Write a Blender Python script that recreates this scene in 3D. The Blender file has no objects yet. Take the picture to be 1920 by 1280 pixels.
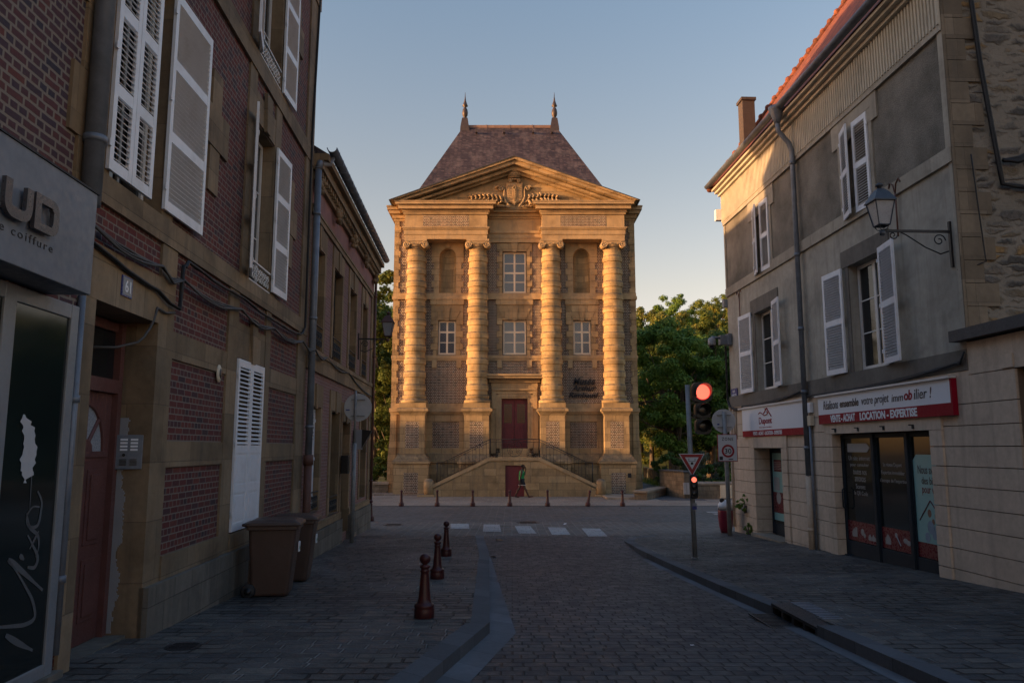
import bpy, bmesh, math, random
from mathutils import Vector, Matrix, Euler
from math import sin, cos, pi, radians, sqrt, atan
R = random.Random(7)
scene = bpy.context.scene
COL = scene.collection
BETA = atan(.0444)
# ---------------------------------------------------------------- lens maths (used to place things on real planes)
FPX = 1450.; TH = atan(200/FPX); ZC = 2.63; CT, ST = cos(TH), sin(TH)
def ray(u, v):
    a = (u-960)/FPX; b = (640-v)/FPX
    return (a, CT-b*ST, ST+b*CT)
def wall_pt(u, v, a, b=-.0444):
    r = ray(u, v); t = a/(r[0]-b*r[1]); return (t*r[1], t*r[2]+ZC)
GP = [(-30, 2.0), (-10, 1.43), (0, 1.03), (9, .67), (12.7, .5), (16.2, .37), (25, .12), (35, 0), (900, 0)]
def g(y):
    if y < GP[0][0]: return GP[0][1]
    for (a, b), (c, d) in zip(GP, GP[1:]):
        if y <= c: return b+(d-b)*(y-a)/(c-a)
    return 0
# ---------------------------------------------------------------- object helpers
def link(o, parent=None):
    COL.objects.link(o)
    if parent: o.parent = parent
    return o
def tag(o, label=None, cat=None, group=None, kind=None):
    if label: o['label'] = label
    if cat: o['category'] = cat
    if group: o['group'] = group
    if kind: o['kind'] = kind
    return o
def thing(name, label, cat, loc=(0, 0, 0), rz=0, group=None):
    o = bpy.data.objects.new(name, None); o.empty_display_size = .2
    link(o); o.location = loc; o.rotation_euler = (0, 0, rz)
    return tag(o, label, cat, group)
def dup(o, loc=None, rz=None, label=None, parent=None, scale=None):
    c = o.copy(); COL.objects.link(c)
    if parent is not None: c.parent = parent
    if loc is not None: c.location = loc
    if rz is not None: c.rotation_euler = (0, 0, rz)
    if scale is not None: c.scale = scale
    if label: c['label'] = label
    for ch in list(o.children): dup(ch, parent=c)
    return c
class MB:
    def __init__(s): s.v = []; s.f = []; s.m = []; s.mi = 0; s.sm = []; s.smooth = False
    def add(s, vs, fs):
        n = len(s.v); s.v += [tuple(p) for p in vs]
        for f in fs: s.f.append(tuple(n+i for i in f)); s.m.append(s.mi); s.sm.append(s.smooth)
        return s
    def box(s, x0, x1, y0, y1, z0, z1):
        if x0 > x1: x0, x1 = x1, x0
        if y0 > y1: y0, y1 = y1, y0
        if z0 > z1: z0, z1 = z1, z0
        return s.add([(x0,y0,z0),(x1,y0,z0),(x1,y1,z0),(x0,y1,z0),(x0,y0,z1),(x1,y0,z1),(x1,y1,z1),(x0,y1,z1)],
              [(0,3,2,1),(4,5,6,7),(0,1,5,4),(1,2,6,5),(2,3,7,6),(3,0,4,7)])
    def obox(s, M, sx, sy, sz):
        vs = [M @ Vector((a*sx/2, b*sy/2, c*sz/2)) for c in (-1, 1) for a, b in ((-1,-1),(1,-1),(1,1),(-1,1))]
        return s.add(vs, [(0,3,2,1),(4,5,6,7),(0,1,5,4),(1,2,6,5),(2,3,7,6),(3,0,4,7)])
    def prism(s, pts, y0, y1):          # polygon in xz, extruded along y (front y0)
        n = len(pts); A = sum(pts[i][0]*pts[(i+1)%n][1]-pts[(i+1)%n][0]*pts[i][1] for i in range(n))
        if A < 0: pts = pts[::-1]
        vs = [(p[0], y0, p[1]) for p in pts]+[(p[0], y1, p[1]) for p in pts]
        return s.add(vs, [tuple(range(n)), tuple(range(2*n-1, n-1, -1))]+[(i, n+i, n+(i+1)%n, (i+1)%n) for i in range(n)])
    def prismz(s, pts, z0, z1):
        n = len(pts); A = sum(pts[i][0]*pts[(i+1)%n][1]-pts[(i+1)%n][0]*pts[i][1] for i in range(n))
        if A < 0: pts = pts[::-1]
        vs = [(p[0], p[1], z0) for p in pts]+[(p[0], p[1], z1) for p in pts]
        return s.add(vs, [tuple(range(n-1, -1, -1)), tuple(range(n, 2*n))]+[(i, (i+1)%n, n+(i+1)%n, n+i) for i in range(n)])
    def prismx(s, pts, x0, x1):         # polygon in yz extruded along x
        n = len(pts); A = sum(pts[i][0]*pts[(i+1)%n][1]-pts[(i+1)%n][0]*pts[i][1] for i in range(n))
        if A < 0: pts = pts[::-1]
        vs = [(x0, p[0], p[1]) for p in pts]+[(x1, p[0], p[1]) for p in pts]
        return s.add(vs, [tuple(range(n-1, -1, -1)), tuple(range(n, 2*n))]+[(i, (i+1)%n, n+(i+1)%n, n+i) for i in range(n)])
    def lathe(s, prof, c=(0, 0, 0), n=20, a0=0, a1=2*pi, caps=True, smooth=True, axis=None):
        vs = []; full = abs(a1-a0-2*pi) < 1e-6; k = n if full else n+1
        for r, z in prof:
            for i in range(k):
                a = a0+(a1-a0)*i/n; p = Vector((r*cos(a), r*sin(a), z))
                if axis is not None: p = axis @ p
                vs.append((c[0]+p.x, c[1]+p.y, c[2]+p.z))
        fs = []; old = s.smooth; s.smooth = smooth
        for j in range(len(prof)-1):
            for i in range(n):
                i2 = (i+1) % k
                fs.append((j*k+i, j*k+i2, (j+1)*k+i2, (j+1)*k+i))
        s.add(vs, fs)
        s.smooth = False
        if caps and full:
            b = len(s.v)-len(vs)
            s.f.append(tuple(b+i for i in range(k-1, -1, -1))); s.m.append(s.mi); s.sm.append(False)
            s.f.append(tuple(b+(len(prof)-1)*k+i for i in range(k))); s.m.append(s.mi); s.sm.append(False)
        s.smooth = old
        return s
    def tube(s, pts, r, n=8, caps=True, flat=None):
        pts = [Vector(p) for p in pts]; rs = r if isinstance(r, (list, tuple)) else [r]*len(pts)
        vs = []; prev = None
        for i, p in enumerate(pts):
            t = (pts[min(i+1, len(pts)-1)]-pts[max(i-1, 0)])
            if t.length < 1e-9: t = Vector((0, 0, 1))
            t.normalize()
            ref = prev if prev is not None else (Vector((0, 0, 1)) if abs(t.z) < .9 else Vector((0, 1, 0)))
            a = ref - t*ref.dot(t)
            if a.length < 1e-6: a = Vector((1, 0, 0))-t*t.x
            a.normalize(); b = t.cross(a); prev = a
            for k in range(n):
                th = 2*pi*k/n
                vs.append(p+a*(cos(th)*rs[i])+b*(sin(th)*rs[i]))
        fs = []; old = s.smooth; s.smooth = n > 5
        for j in range(len(pts)-1):
            for k in range(n):
                k2 = (k+1) % n; fs.append((j*n+k, j*n+k2, (j+1)*n+k2, (j+1)*n+k))
        if caps: fs += [tuple(range(n-1, -1, -1)), tuple((len(pts)-1)*n+k for k in range(n))]
        s.add(vs, fs); s.smooth = old
        return s
    def ball(s, c, r, n=12, m=8, sx=1, sy=1, sz=1, M=None):
        vs = []; fs = []
        for j in range(m+1):
            ph = pi*j/m
            for i in range(n):
                a = 2*pi*i/n; p = Vector((r*sx*sin(ph)*cos(a), r*sy*sin(ph)*sin(a), r*sz*cos(ph)))
                if M is not None: p = M @ p
                vs.append((c[0]+p.x, c[1]+p.y, c[2]+p.z))
        for j in range(m):
            for i in range(n):
                i2 = (i+1) % n; fs.append((j*n+i, (j+1)*n+i, (j+1)*n+i2, j*n+i2))
        old = s.smooth; s.smooth = True; s.add(vs, fs); s.smooth = old
        return s
    def build(s, name, mats, parent=None, bevel=0, loc=None, rz=None, weld=False):
        me = bpy.data.meshes.new(name); me.from_pydata(s.v, [], s.f)
        if not isinstance(mats, (list, tuple)): mats = [mats]
        for m in mats: me.materials.append(m)
        me.polygons.foreach_set('material_index', s.m)
        me.polygons.foreach_set('use_smooth', s.sm)
        me.update()
        o = bpy.data.objects.new(name, me); link(o, parent)
        if loc is not None: o.location = loc
        if rz is not None: o.rotation_euler = (0, 0, rz)
        if bevel:
            b = o.modifiers.new('bevel', 'BEVEL'); b.width = bevel; b.segments = 2; b.limit_method = 'ANGLE'; b.angle_limit = radians(40)
        return o
def wall_cells(mb, x0, x1, z0, z1, holes, y=0.0, depth=.3, rev=None):
    """front face at y with rectangular holes (x0,x1,z0,z1[,depth]) and their reveals"""
    xs = sorted({x0, x1, *[h[0] for h in holes], *[h[1] for h in holes]}); zs = sorted({z0, z1, *[h[2] for h in holes], *[h[3] for h in holes]})
    xs = [x for x in xs if x0-1e-6 <= x <= x1+1e-6]; zs = [z for z in zs if z0-1e-6 <= z <= z1+1e-6]
    for i in range(len(xs)-1):
        for j in range(len(zs)-1):
            cx = (xs[i]+xs[i+1])/2; cz = (zs[j]+zs[j+1])/2
            if any(h[0] < cx < h[1] and h[2] < cz < h[3] for h in holes): continue
            mb.add([(xs[i], y, zs[j]), (xs[i+1], y, zs[j]), (xs[i+1], y, zs[j+1]), (xs[i], y, zs[j+1])], [(0, 1, 2, 3)])
    if rev is not None: mb.mi = rev
    for h in holes:
        a, b, c, d = h[:4]; dp = y+(h[4] if len(h) > 4 else depth)
        mb.add([(a, y, c), (a, dp, c), (a, dp, d), (a, y, d)], [(0, 1, 2, 3)])
        mb.add([(b, y, c), (b, y, d), (b, dp, d), (b, dp, c)], [(0, 1, 2, 3)])
        mb.add([(a, y, d), (a, dp, d), (b, dp, d), (b, y, d)], [(0, 1, 2, 3)])
        mb.add([(a, y, c), (b, y, c), (b, dp, c), (a, dp, c)], [(0, 1, 2, 3)])
        mb.add([(a, dp, c), (b, dp, c), (b, dp, d), (a, dp, d)], [(0, 1, 2, 3)])
    mb.mi = 0
# ---------------------------------------------------------------- node helpers
class NT:
    def __init__(s, name):
        s.mat = bpy.data.materials.new(name); s.mat.use_nodes = True
        s.n = s.mat.node_tree.nodes; s.l = s.mat.node_tree.links
        s.b = s.n['Principled BSDF']; s.out = s.n['Material Output']
        s.b.inputs['Specular IOR Level'].default_value = .35
    def N(s, t, **kw):
        nd = s.n.new(t)
        for k, v in kw.items():
            if k.startswith('i_'):
                key = k[2:]; key = int(key) if key.isdigit() else key.replace('_', ' ')
                if hasattr(v, 'is_output') or isinstance(v, bpy.types.NodeSocket): s.l.new(v, nd.inputs[key])
                else: nd.inputs[key].default_value = v
            else: setattr(nd, k, v)
        return nd
    def math(s, op, a, b=0, c=None):
        nd = s.n.new('ShaderNodeMath'); nd.operation = op
        for i, x in enumerate((a, b) if c is None else (a, b, c)):
            if isinstance(x, bpy.types.NodeSocket): s.l.new(x, nd.inputs[i])
            else: nd.inputs[i].default_value = x
        return nd.outputs[0]
    def mix(s, f, a, b, mode='MIX'):
        nd = s.n.new('ShaderNodeMix'); nd.data_type = 'RGBA'; nd.blend_type = mode
        for i, x in ((0, f), (6, a), (7, b)):
            if isinstance(x, bpy.types.NodeSocket): s.l.new(x, nd.inputs[i])
            else: nd.inputs[i].default_value = x if i == 0 else (*x, 1) if len(x) == 3 else x
        return nd.outputs[2]
    def ramp(s, f, pts, interp='LINEAR'):
        nd = s.n.new('ShaderNodeValToRGB'); cr = nd.color_ramp; cr.interpolation = interp
        while len(cr.elements) < len(pts): cr.elements.new(.5)
        for e, (p, c) in zip(cr.elements, pts):
            e.position = p; e.color = (*c, 1) if hasattr(c, '__len__') else (c, c, c, 1)
        s.l.new(f, nd.inputs[0]); return nd.outputs[0]
    def noise(s, vec, scale, detail=4, rough=.55, dist=0):
        nd = s.N('ShaderNodeTexNoise', i_Scale=scale, i_Detail=detail, i_Roughness=rough, i_Distortion=dist)
        if vec is not None: s.l.new(vec, nd.inputs['Vector'])
        return nd.outputs['Fac']
    def obj(s): return s.N('ShaderNodeTexCoord').outputs['Object']
    def wallvec(s, wob=0.0):
        o = s.obj(); sp = s.N('ShaderNodeSeparateXYZ', i_0=o)
        a = s.math('ADD', sp.outputs[0], sp.outputs[1]); z = sp.outputs[2]
        if wob:
            n1 = s.noise(o, 3.0, 2); n2 = s.noise(o, 6.3, 2)
            a = s.math('ADD', a, s.math('MULTIPLY', s.math('SUBTRACT', n1, .5), wob*2)); z = s.math('ADD', z, s.math('MULTIPLY', s.math('SUBTRACT', n2, .5), wob))
        return o, s.N('ShaderNodeCombineXYZ', i_0=a, i_1=z).outputs[0]
    def fin(s, color, rough=.8, height=None, bstr=.5, bdist=.02, metal=0, spec=None):
        for k, x in (('Base Color', color), ('Roughness', rough), ('Metallic', metal)):
            if isinstance(x, bpy.types.NodeSocket): s.l.new(x, s.b.inputs[k])
            else: s.b.inputs[k].default_value = (*x, 1) if k == 'Base Color' else x
        if spec is not None: s.b.inputs['Specular IOR Level'].default_value = spec
        if height is not None:
            bp = s.N('ShaderNodeBump', i_Strength=bstr, i_Distance=bdist, i_Height=height)
            s.l.new(bp.outputs[0], s.b.inputs['Normal'])
        return s.mat
def brick_mat(name, tones, mortar, w=.22, h=.075, mort=.009, wob=.006, stain=.35, bstr=.6, squash=.5, freq=2, offset=.5, rough=.85, lowscale=.5, stains=(.25, 1.25), jointmix=0):
    t = NT(name); o, vec = t.wallvec(wob)
    br = t.N('ShaderNodeTexBrick', i_Scale=1.0, offset=offset, offset_frequency=2, squash=squash, squash_frequency=freq)
    t.l.new(vec, br.inputs['Vector'])
    br.inputs['Color1'].default_value = (0, 0, 0, 1); br.inputs['Color2'].default_value = (1, 1, 1, 1); br.inputs['Mortar'].default_value = (.5, .5, .5, 1)
    br.inputs['Mortar Size'].default_value = mort; br.inputs['Mortar Smooth'].default_value = .2; br.inputs['Brick Width'].default_value = w; br.inputs['Row Height'].default_value = h
    c = t.ramp(br.outputs['Color'], [(i/(len(tones)-1), x) for i, x in enumerate(tones)])
    fine = t.noise(o, 35, 4, .6); low = t.noise(o, lowscale, 4, .6)
    c = t.mix(.5, c, t.ramp(fine, [(.3, .55), (.7, 1.0)]), 'MULTIPLY')
    jf = br.outputs['Fac']
    if jointmix:
        jn = t.ramp(t.noise(o, 1.7, 3), [(.42, 0.0), (.6, 1.0)]); mm = t.mix(jn, mortar, jointmix)
    else: mm = mortar
    c = t.mix(jf, c, mm)
    c = t.mix(stain, c, t.ramp(low, [(.3, stains[0]), (.7, stains[1])]), 'MULTIPLY')
    hgt = t.math('ADD', t.math('MULTIPLY', t.math('SUBTRACT', 1, br.outputs['Fac']), 1.0), t.math('MULTIPLY', fine, .35))
    return t.fin(c, rough, hgt, bstr, .012)
def stone_mat(name, base, var=.3, w=.8, h=.38, joint=.5, streak=.4, grain=20, bstr=.35, rough=.85, dark=(.35, .32, .27), jw=.006, hue=None, joints=True, soot=0):
    t = NT(name); o, vec = t.wallvec(.004)
    n1 = t.noise(o, 1.3, 5, .6, .4); n2 = t.noise(o, grain, 5, .65)
    c = t.ramp(n1, [(.25, tuple(x*(1-var) for x in base)), (.5, base), (.75, tuple(min(1, x*(1+var*.6)) for x in base))])
    if hue: c = t.mix(t.ramp(t.noise(o, .9, 3), [(.45, 0.0), (.65, .6)]), c, hue)
    c = t.mix(.45, c, t.ramp(n2, [(.3, .6), (.7, 1.0)]), 'MULTIPLY')
    mp = t.N('ShaderNodeMapping', i_Vector=o); mp.inputs['Scale'].default_value = (6, 6, .5)
    st = t.noise(mp.outputs[0], 1.0, 4, .6)
    c = t.mix(t.ramp(st, [(.5, 0.0), (.8, streak)]), c, dark)
    hgt = t.math('ADD', t.math('MULTIPLY', n2, .5), t.math('MULTIPLY', n1, .5))
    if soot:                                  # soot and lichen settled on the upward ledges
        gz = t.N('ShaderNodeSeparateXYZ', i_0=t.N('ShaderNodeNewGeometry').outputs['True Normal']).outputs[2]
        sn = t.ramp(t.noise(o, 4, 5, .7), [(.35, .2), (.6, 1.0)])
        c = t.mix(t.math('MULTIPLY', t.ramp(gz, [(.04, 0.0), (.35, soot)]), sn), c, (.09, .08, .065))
    if joints:
        br = t.N('ShaderNodeTexBrick', i_Scale=1.0, offset=.5, squash=.7, squash_frequency=3); t.l.new(vec, br.inputs['Vector'])
        br.inputs['Color1'].default_value = (.62, .61, .59, 1); br.inputs['Color2'].default_value = (1.15, 1.14, 1.12, 1); br.inputs['Mortar'].default_value = (joint, joint, joint, 1)
        br.inputs['Mortar Size'].default_value = jw; br.inputs['Mortar Smooth'].default_value = .3; br.inputs['Brick Width'].default_value = w; br.inputs['Row Height'].default_value = h
        c = t.mix(.8, c, br.outputs['Color'], 'MULTIPLY')
        hgt = t.math('SUBTRACT', hgt, t.math('MULTIPLY', br.outputs['Fac'], 1.0))
    return t.fin(c, rough, hgt, bstr, .015)
def paint_mat(name, col, rough=.5, var=.12, scale=6, dirt=None, dirtamt=.4, metal=0, bump=.1, spec=.4):
    t = NT(name); o = t.obj()
    n = t.noise(o, scale, 5, .65); n2 = t.noise(o, scale*9, 3)
    c = t.ramp(n, [(.3, tuple(x*(1-var) for x in col)), (.7, tuple(min(1, x*(1+var)) for x in col))])
    if dirt: c = t.mix(t.ramp(t.noise(o, scale*.6, 6, .7), [(.5, 0.0), (.78, dirtamt)]), c, dirt)
    r = t.ramp(n2, [(.3, max(0, rough-.12)), (.7, min(1, rough+.12))])
    return t.fin(c, r, n2, bump, .004, metal, spec)
# ---------------------------------------------------------------- materials
m_mstone = stone_mat('museum limestone', (.43, .30, .155), .38, w=.95, h=.38, joint=.42, jw=.014, streak=.6, soot=.7, grain= 14, bstr=.35, dark=(.17, .145, .11))
m_mstone_plain = stone_mat('museum carved limestone', (.44, .305, .16), .4, soot=.85, joints=False, streak=.7, grain=16, dark=(.2, .17, .13))
m_drum = stone_mat('banded column stone', (.45, .305, .145), .42, soot=.95, w=1.4, h=.38125, joint=.6, streak=.65, grain=12, bstr=.4, dark=(.2, .17, .12), jw=.005)
m_mbrick = brick_mat('museum brick', [(.065, .050, .040), (.20, .115, .075), (.12, .078, .058), (.25, .15, .095), (.08, .066, .054)], (.50, .42, .31), .24, .095, .011, .01, .6, .5, stains=(.5, 1.3), rough=.9)
m_hbrick = brick_mat('house red brick', [(.105, .027, .026), (.15, .036, .032), (.052, .036, .042), (.135, .033, .029), (.17, .048, .036), (.085, .03, .032)], (.20, .165, .135), .22, .0755, .008, .006, .35, .8, stains=(.6, 1.2))
m_sbrick = brick_mat('salon dark brick', [(.065, .038, .05), (.14, .045, .036), (.055, .042, .055), (.11, .04, .04), (.045, .038, .05)], (.21, .17, .135), .235, .078, .014, .02, .35, 1.0, stains=(.6, 1.2))
m_lbrick = brick_mat('low house pinkish brick', [(.25, .12, .10), (.31, .15, .12), (.22, .11, .10), (.28, .13, .11)], (.30, .23, .20), .22, .075, .007, .006, .35, .5)
m_ystone = stone_mat('ochre house stone', (.245, .175, .105), .5, .9, .62, .5, .75, 14, .45, dark=(.11, .088, .062), hue=(.24, .19, .13))
m_lstone = stone_mat('low house stone', (.30, .205, .115), .25, .7, .5, .55, .6, 14, .4, dark=(.12, .10, .07))
m_plinth = stone_mat('grey plinth stone', (.16, .145, .12), .4, .75, .33, .5, .6, 9, .9, dark=(.30, .26, .2))
m_rough = stone_mat('grey cement render', (.41, .375, .31), .34, joints=False, streak=.6, grain=6, dark=(.17, .15, .12), bstr=.4)
m_rcast = (lambda: (lambda t: (lambda o: t.fin(t.mix(.7, t.ramp(t.noise(o, 1.0, 5, .6), [(.35, (.15, .135, .108)), (.65, (.33, .295, .24))]), t.ramp(t.noise(o, 38, 3, .7), [(.3, .45), (.7, 1.25)]), 'MULTIPLY'), .95, t.noise(o, 38, 3, .7), 1.0, .03))(t.obj()))(NT('roughcast render')))()
m_trim = stone_mat('grey cement trim', (.44, .395, .32), .25, 1.6, 5, .8, .5, 12, .3, dark=(.13, .12, .10))
m_darkband = stone_mat('dark cement band', (.17, .15, .125), .35, joints=False, streak=.4, grain=10, dark=(.06, .055, .05))
m_beige = stone_mat('beige painted rustication', (.63, .50, .375), .16, joints=False, streak=.5, grain=10, dark=(.27, .21, .16), bstr=.18)
m_joint = paint_mat('dark brown joint', (.16, .115, .08), .9)  # dark brown backing that shows in the gaps between blocks
m_frieze = paint_mat('ribbed cement frieze', (.50, .45, .355), .9, .14, 3, (.22, .19, .14), .5)
# rubble gable
t = NT('rubble stone gable'); o, vec = t.wallvec(.12)
mp = t.N('ShaderNodeMapping', i_Vector=vec); mp.inputs['Scale'].default_value = (2.1, 6.6, 1)
vo = t.N('ShaderNodeTexVoronoi', i_Scale=1.0, feature='F1'); t.l.new(mp.outputs[0], vo.inputs['Vector']); vo.inputs['Randomness'].default_value = .75
ve = t.N('ShaderNodeTexVoronoi', i_Scale=1.0, feature='DISTANCE_TO_EDGE'); t.l.new(mp.outputs[0], ve.inputs['Vector']); ve.inputs['Randomness'].default_value = .75
sp = t.N('ShaderNodeSeparateColor', i_0=vo.outputs['Color'])
c = t.ramp(sp.outputs[0], [(0, (.085, .075, .065)), (.25, (.20, .155, .10)), (.45, (.13, .115, .10)), (.62, (.30, .19, .085)), (.8, (.19, .16, .125)), (1, (.11, .11, .115))], 'CONSTANT')
fine = t.noise(o, 14, 5, .7)
c = t.mix(.7, c, t.ramp(fine, [(.3, .5), (.7, 1.15)]), 'MULTIPLY')
mask = t.ramp(t.math('ADD', ve.outputs[0], t.math('MULTIPLY', t.math('SUBTRACT', fine, .5), .25)), [(.08, 1.0), (.24, 0.0)])
c = t.mix(mask, c, t.ramp(t.noise(o, 2, 4), [(.3, (.19, .165, .13)), (.7, (.25, .215, .17))]))
m_rubble = t.fin(c, .95, t.math('ADD', t.math('MULTIPLY', t.math('SUBTRACT', 1, mask), .8), t.math('MULTIPLY', fine, .6)), .9, .05)
m_white = paint_mat('white shutter paint', (.72, .74, .77), .45, .05, 4, (.36, .34, .31), .4)
m_whitef = paint_mat('white window frame', (.62, .60, .57), .45, .05, 4, (.3, .27, .22), .5)
m_mframe = paint_mat('cream oak window frame', (.74, .60, .43), .6, .08, 4)
m_zinc = paint_mat('grey zinc', (.155, .175, .205), .42, .2, 5, (.08, .085, .09), .5, .15)
m_cable = paint_mat('dusty grey cable', (.07, .068, .066), .7)
m_iron = paint_mat('black wrought iron', (.018, .018, .020), .5, .2)
m_dkgrey = paint_mat('anthracite aluminium', (.022, .030, .038), .6, .1, spec=.12)
m_castred = paint_mat('rusty cast iron pipe', (.12, .055, .04), .6, .2, 6)
m_boll = paint_mat('burgundy bollard paint', (.058, .013, .012), .36, .2, 9, (.03, .014, .012), .6, spec=.4)
m_reddoor = paint_mat('burgundy door paint', (.165, .030, .035), .45, .12, 5, (.08, .025, .025), .4)
m_brdoor = paint_mat('faded red brown door', (.125, .052, .045), .5, .15, 5, (.07, .04, .035), .6)
m_pinkfrieze = paint_mat('dusty pink render', (.29, .145, .125), .9, .15, 3, (.17, .10, .085), .6)
m_glass = NT('dark window glass').fin((.010, .013, .016), .06, spec=.45)
m_shopglass = NT('shop glass').fin((.010, .015, .016), .08, spec=.28)
t = NT('leaded window glass'); o, vec = t.wallvec()
sp = t.N('ShaderNodeSeparateXYZ', i_0=vec)
d1 = t.math('PINGPONG', t.math('ADD', sp.outputs[0], sp.outputs[1]), .085); d2 = t.math('PINGPONG', t.math('SUBTRACT', sp.outputs[0], sp.outputs[1]), .085)
dm = t.math('MINIMUM', d1, d2); nn = t.noise(o, 9, 2)
m_leaded = t.fin(t.mix(t.ramp(dm, [(.0, 1.0), (.02, 0.0)]), (.05, .06, .08), (.17, .15, .13)), .12, nn, .25, .02, spec=1.0)
t = NT('slate roof'); o = t.obj(); sp = t.N('ShaderNodeSeparateXYZ', i_0=o)
vec = t.N('ShaderNodeCombineXYZ', i_0=t.math('ADD', sp.outputs[0], sp.outputs[1]), i_1=sp.outputs[2]).outputs[0]
br = t.N('ShaderNodeTexBrick', i_Scale=1.0, offset=.5); t.l.new(vec, br.inputs['Vector'])
for k, v in (('Color1', (0, 0, 0, 1)), ('Color2', (1, 1, 1, 1)), ('Mortar', (0, 0, 0, 1)), ('Mortar Size', .02), ('Brick Width', .24), ('Row Height', .15)): br.inputs[k].default_value = v
c = t.ramp(br.outputs['Color'], [(0, (.026, .019, .021)), (.5, (.052, .036, .037)), (1, (.088, .062, .060))])
mp = t.N('ShaderNodeMapping', i_Vector=o); mp.inputs['Scale'].default_value = (1.6, 1.6, .22)
c = t.mix(t.ramp(t.noise(mp.outputs[0], 1.0, 5, .65), [(.48, 0.0), (.75, .4)]), c, (.22, .18, .17))
c = t.mix(.5, c, t.ramp(t.noise(o, 12, 4, .7), [(.3, .6), (.7, 1.2)]), 'MULTIPLY')
m_slate = t.fin(c, .65, t.math('SUBTRACT', 1, br.outputs['Fac']), .7, .02)
t = NT('orange clay tiles'); o = t.obj(); sp = t.N('ShaderNodeSeparateXYZ', i_0=o)
vec = t.N('ShaderNodeCombineXYZ', i_0=sp.outputs[0], i_1=sp.outputs[2]).outputs[0]
br = t.N('ShaderNodeTexBrick', i_Scale=1.0, offset=.5); t.l.new(vec, br.inputs['Vector'])
for k, v in (('Color1', (0, 0, 0, 1)), ('Color2', (1, 1, 1, 1)), ('Mortar', (0, 0, 0, 1)), ('Mortar Size', .02), ('Brick Width', .22), ('Row Height', .2)): br.inputs[k].default_value = v
c = t.ramp(br.outputs['Color'], [(0, (.13, .042, .022)), (.5, (.20, .06, .028)), (1, (.27, .088, .04))])
c = t.mix(t.ramp(t.noise(o, 5, 5, .7), [(.5, 0.0), (.7, .6)]), c, (.12, .06, .035))
m_tile = t.fin(c, .8, t.math('SUBTRACT', 1, br.outputs['Fac']), 1.0, .04)
m_brown = paint_mat('brown bin plastic', (.075, .045, .034), .42, .1, 5, (.12, .085, .07), .3)
m_rubber = paint_mat('black rubber', (.015, .015, .016), .6)
m_signgrey = paint_mat('brushed sign panel', (.155, .175, .205), .45, .08, 2, (.10, .11, .13), .4, .1)
m_lettergrey = paint_mat('brown steel letter', (.085, .080, .085), .35, .1, 5, metal=.5)
m_letterdark = paint_mat('dark lettering', (.02, .02, .022), .6)
m_alu = paint_mat('grey shopfront frame', (.24, .255, .27), .4, .08, 4, (.12, .12, .12), .4, .2)
m_signwhite = paint_mat('sign white', (.72, .74, .77), .45, .03, 2, spec=.2)
m_signred = paint_mat('sign red', (.27, .004, .020), .5, .06, 2, spec=.12)
m_black = paint_mat('black plastic', (.012, .012, .013), .38)
m_cream = paint_mat('cream plastic', (.55, .48, .36), .5, .06)
m_greybox = paint_mat('grey plastic', (.26, .27, .28), .5, .06)
m_pole = paint_mat('galvanised steel', (.24, .24, .235), .45, .2, 7, (.12, .115, .105), .5, .1)
m_signback = paint_mat('grey sign back', (.46, .46, .46), .5, .06, 5, (.25, .25, .25), .4, 0)
m_blue = paint_mat('enamel blue', (.03, .05, .2), .3)
m_milk = paint_mat('milky lamp glass', (.30, .31, .33), .3, .1, 6)
m_copper = paint_mat('weathered lamp metal', (.11, .055, .045), .5, .2, 6)
m_lampdark = paint_mat('dark blue grey lamp metal', (.045, .055, .07), .4, .2, 6)
m_teal = paint_mat('poster turquoise', (.20, .40, .38), .4, .08, 2)
m_shopred = paint_mat('window film red', (.12, .008, .018), .3, .06, 3)
m_shopwhite = paint_mat('window film white', (.26, .27, .27), .4, .1, 8)
m_posterink = paint_mat('poster dark ink', (.03, .03, .035), .5)
def emit(name, col, s):
    t = NT(name); t.b.inputs['Base Color'].default_value = (*col, 1); t.b.inputs['Emission Color'].default_value = (*col, 1); t.b.inputs['Emission Strength'].default_value = s; return t.mat
m_redlens = emit('lit red lens', (1.0, .17, .10), .62)
m_redglow = emit('lit red lens rim', (1.0, .02, .03), .30)
m_darklens = paint_mat('unlit lens', (.02, .02, .018), .2)
m_retrowhite = paint_mat('traffic sign white', (.55, .56, .57), .35, .04)
m_retrored = paint_mat('traffic sign red', (.30, .012, .018), .35, .05)
m_bronze = paint_mat('lead finial', (.07, .055, .05), .5, .2, 6, metal=.3)
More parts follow.
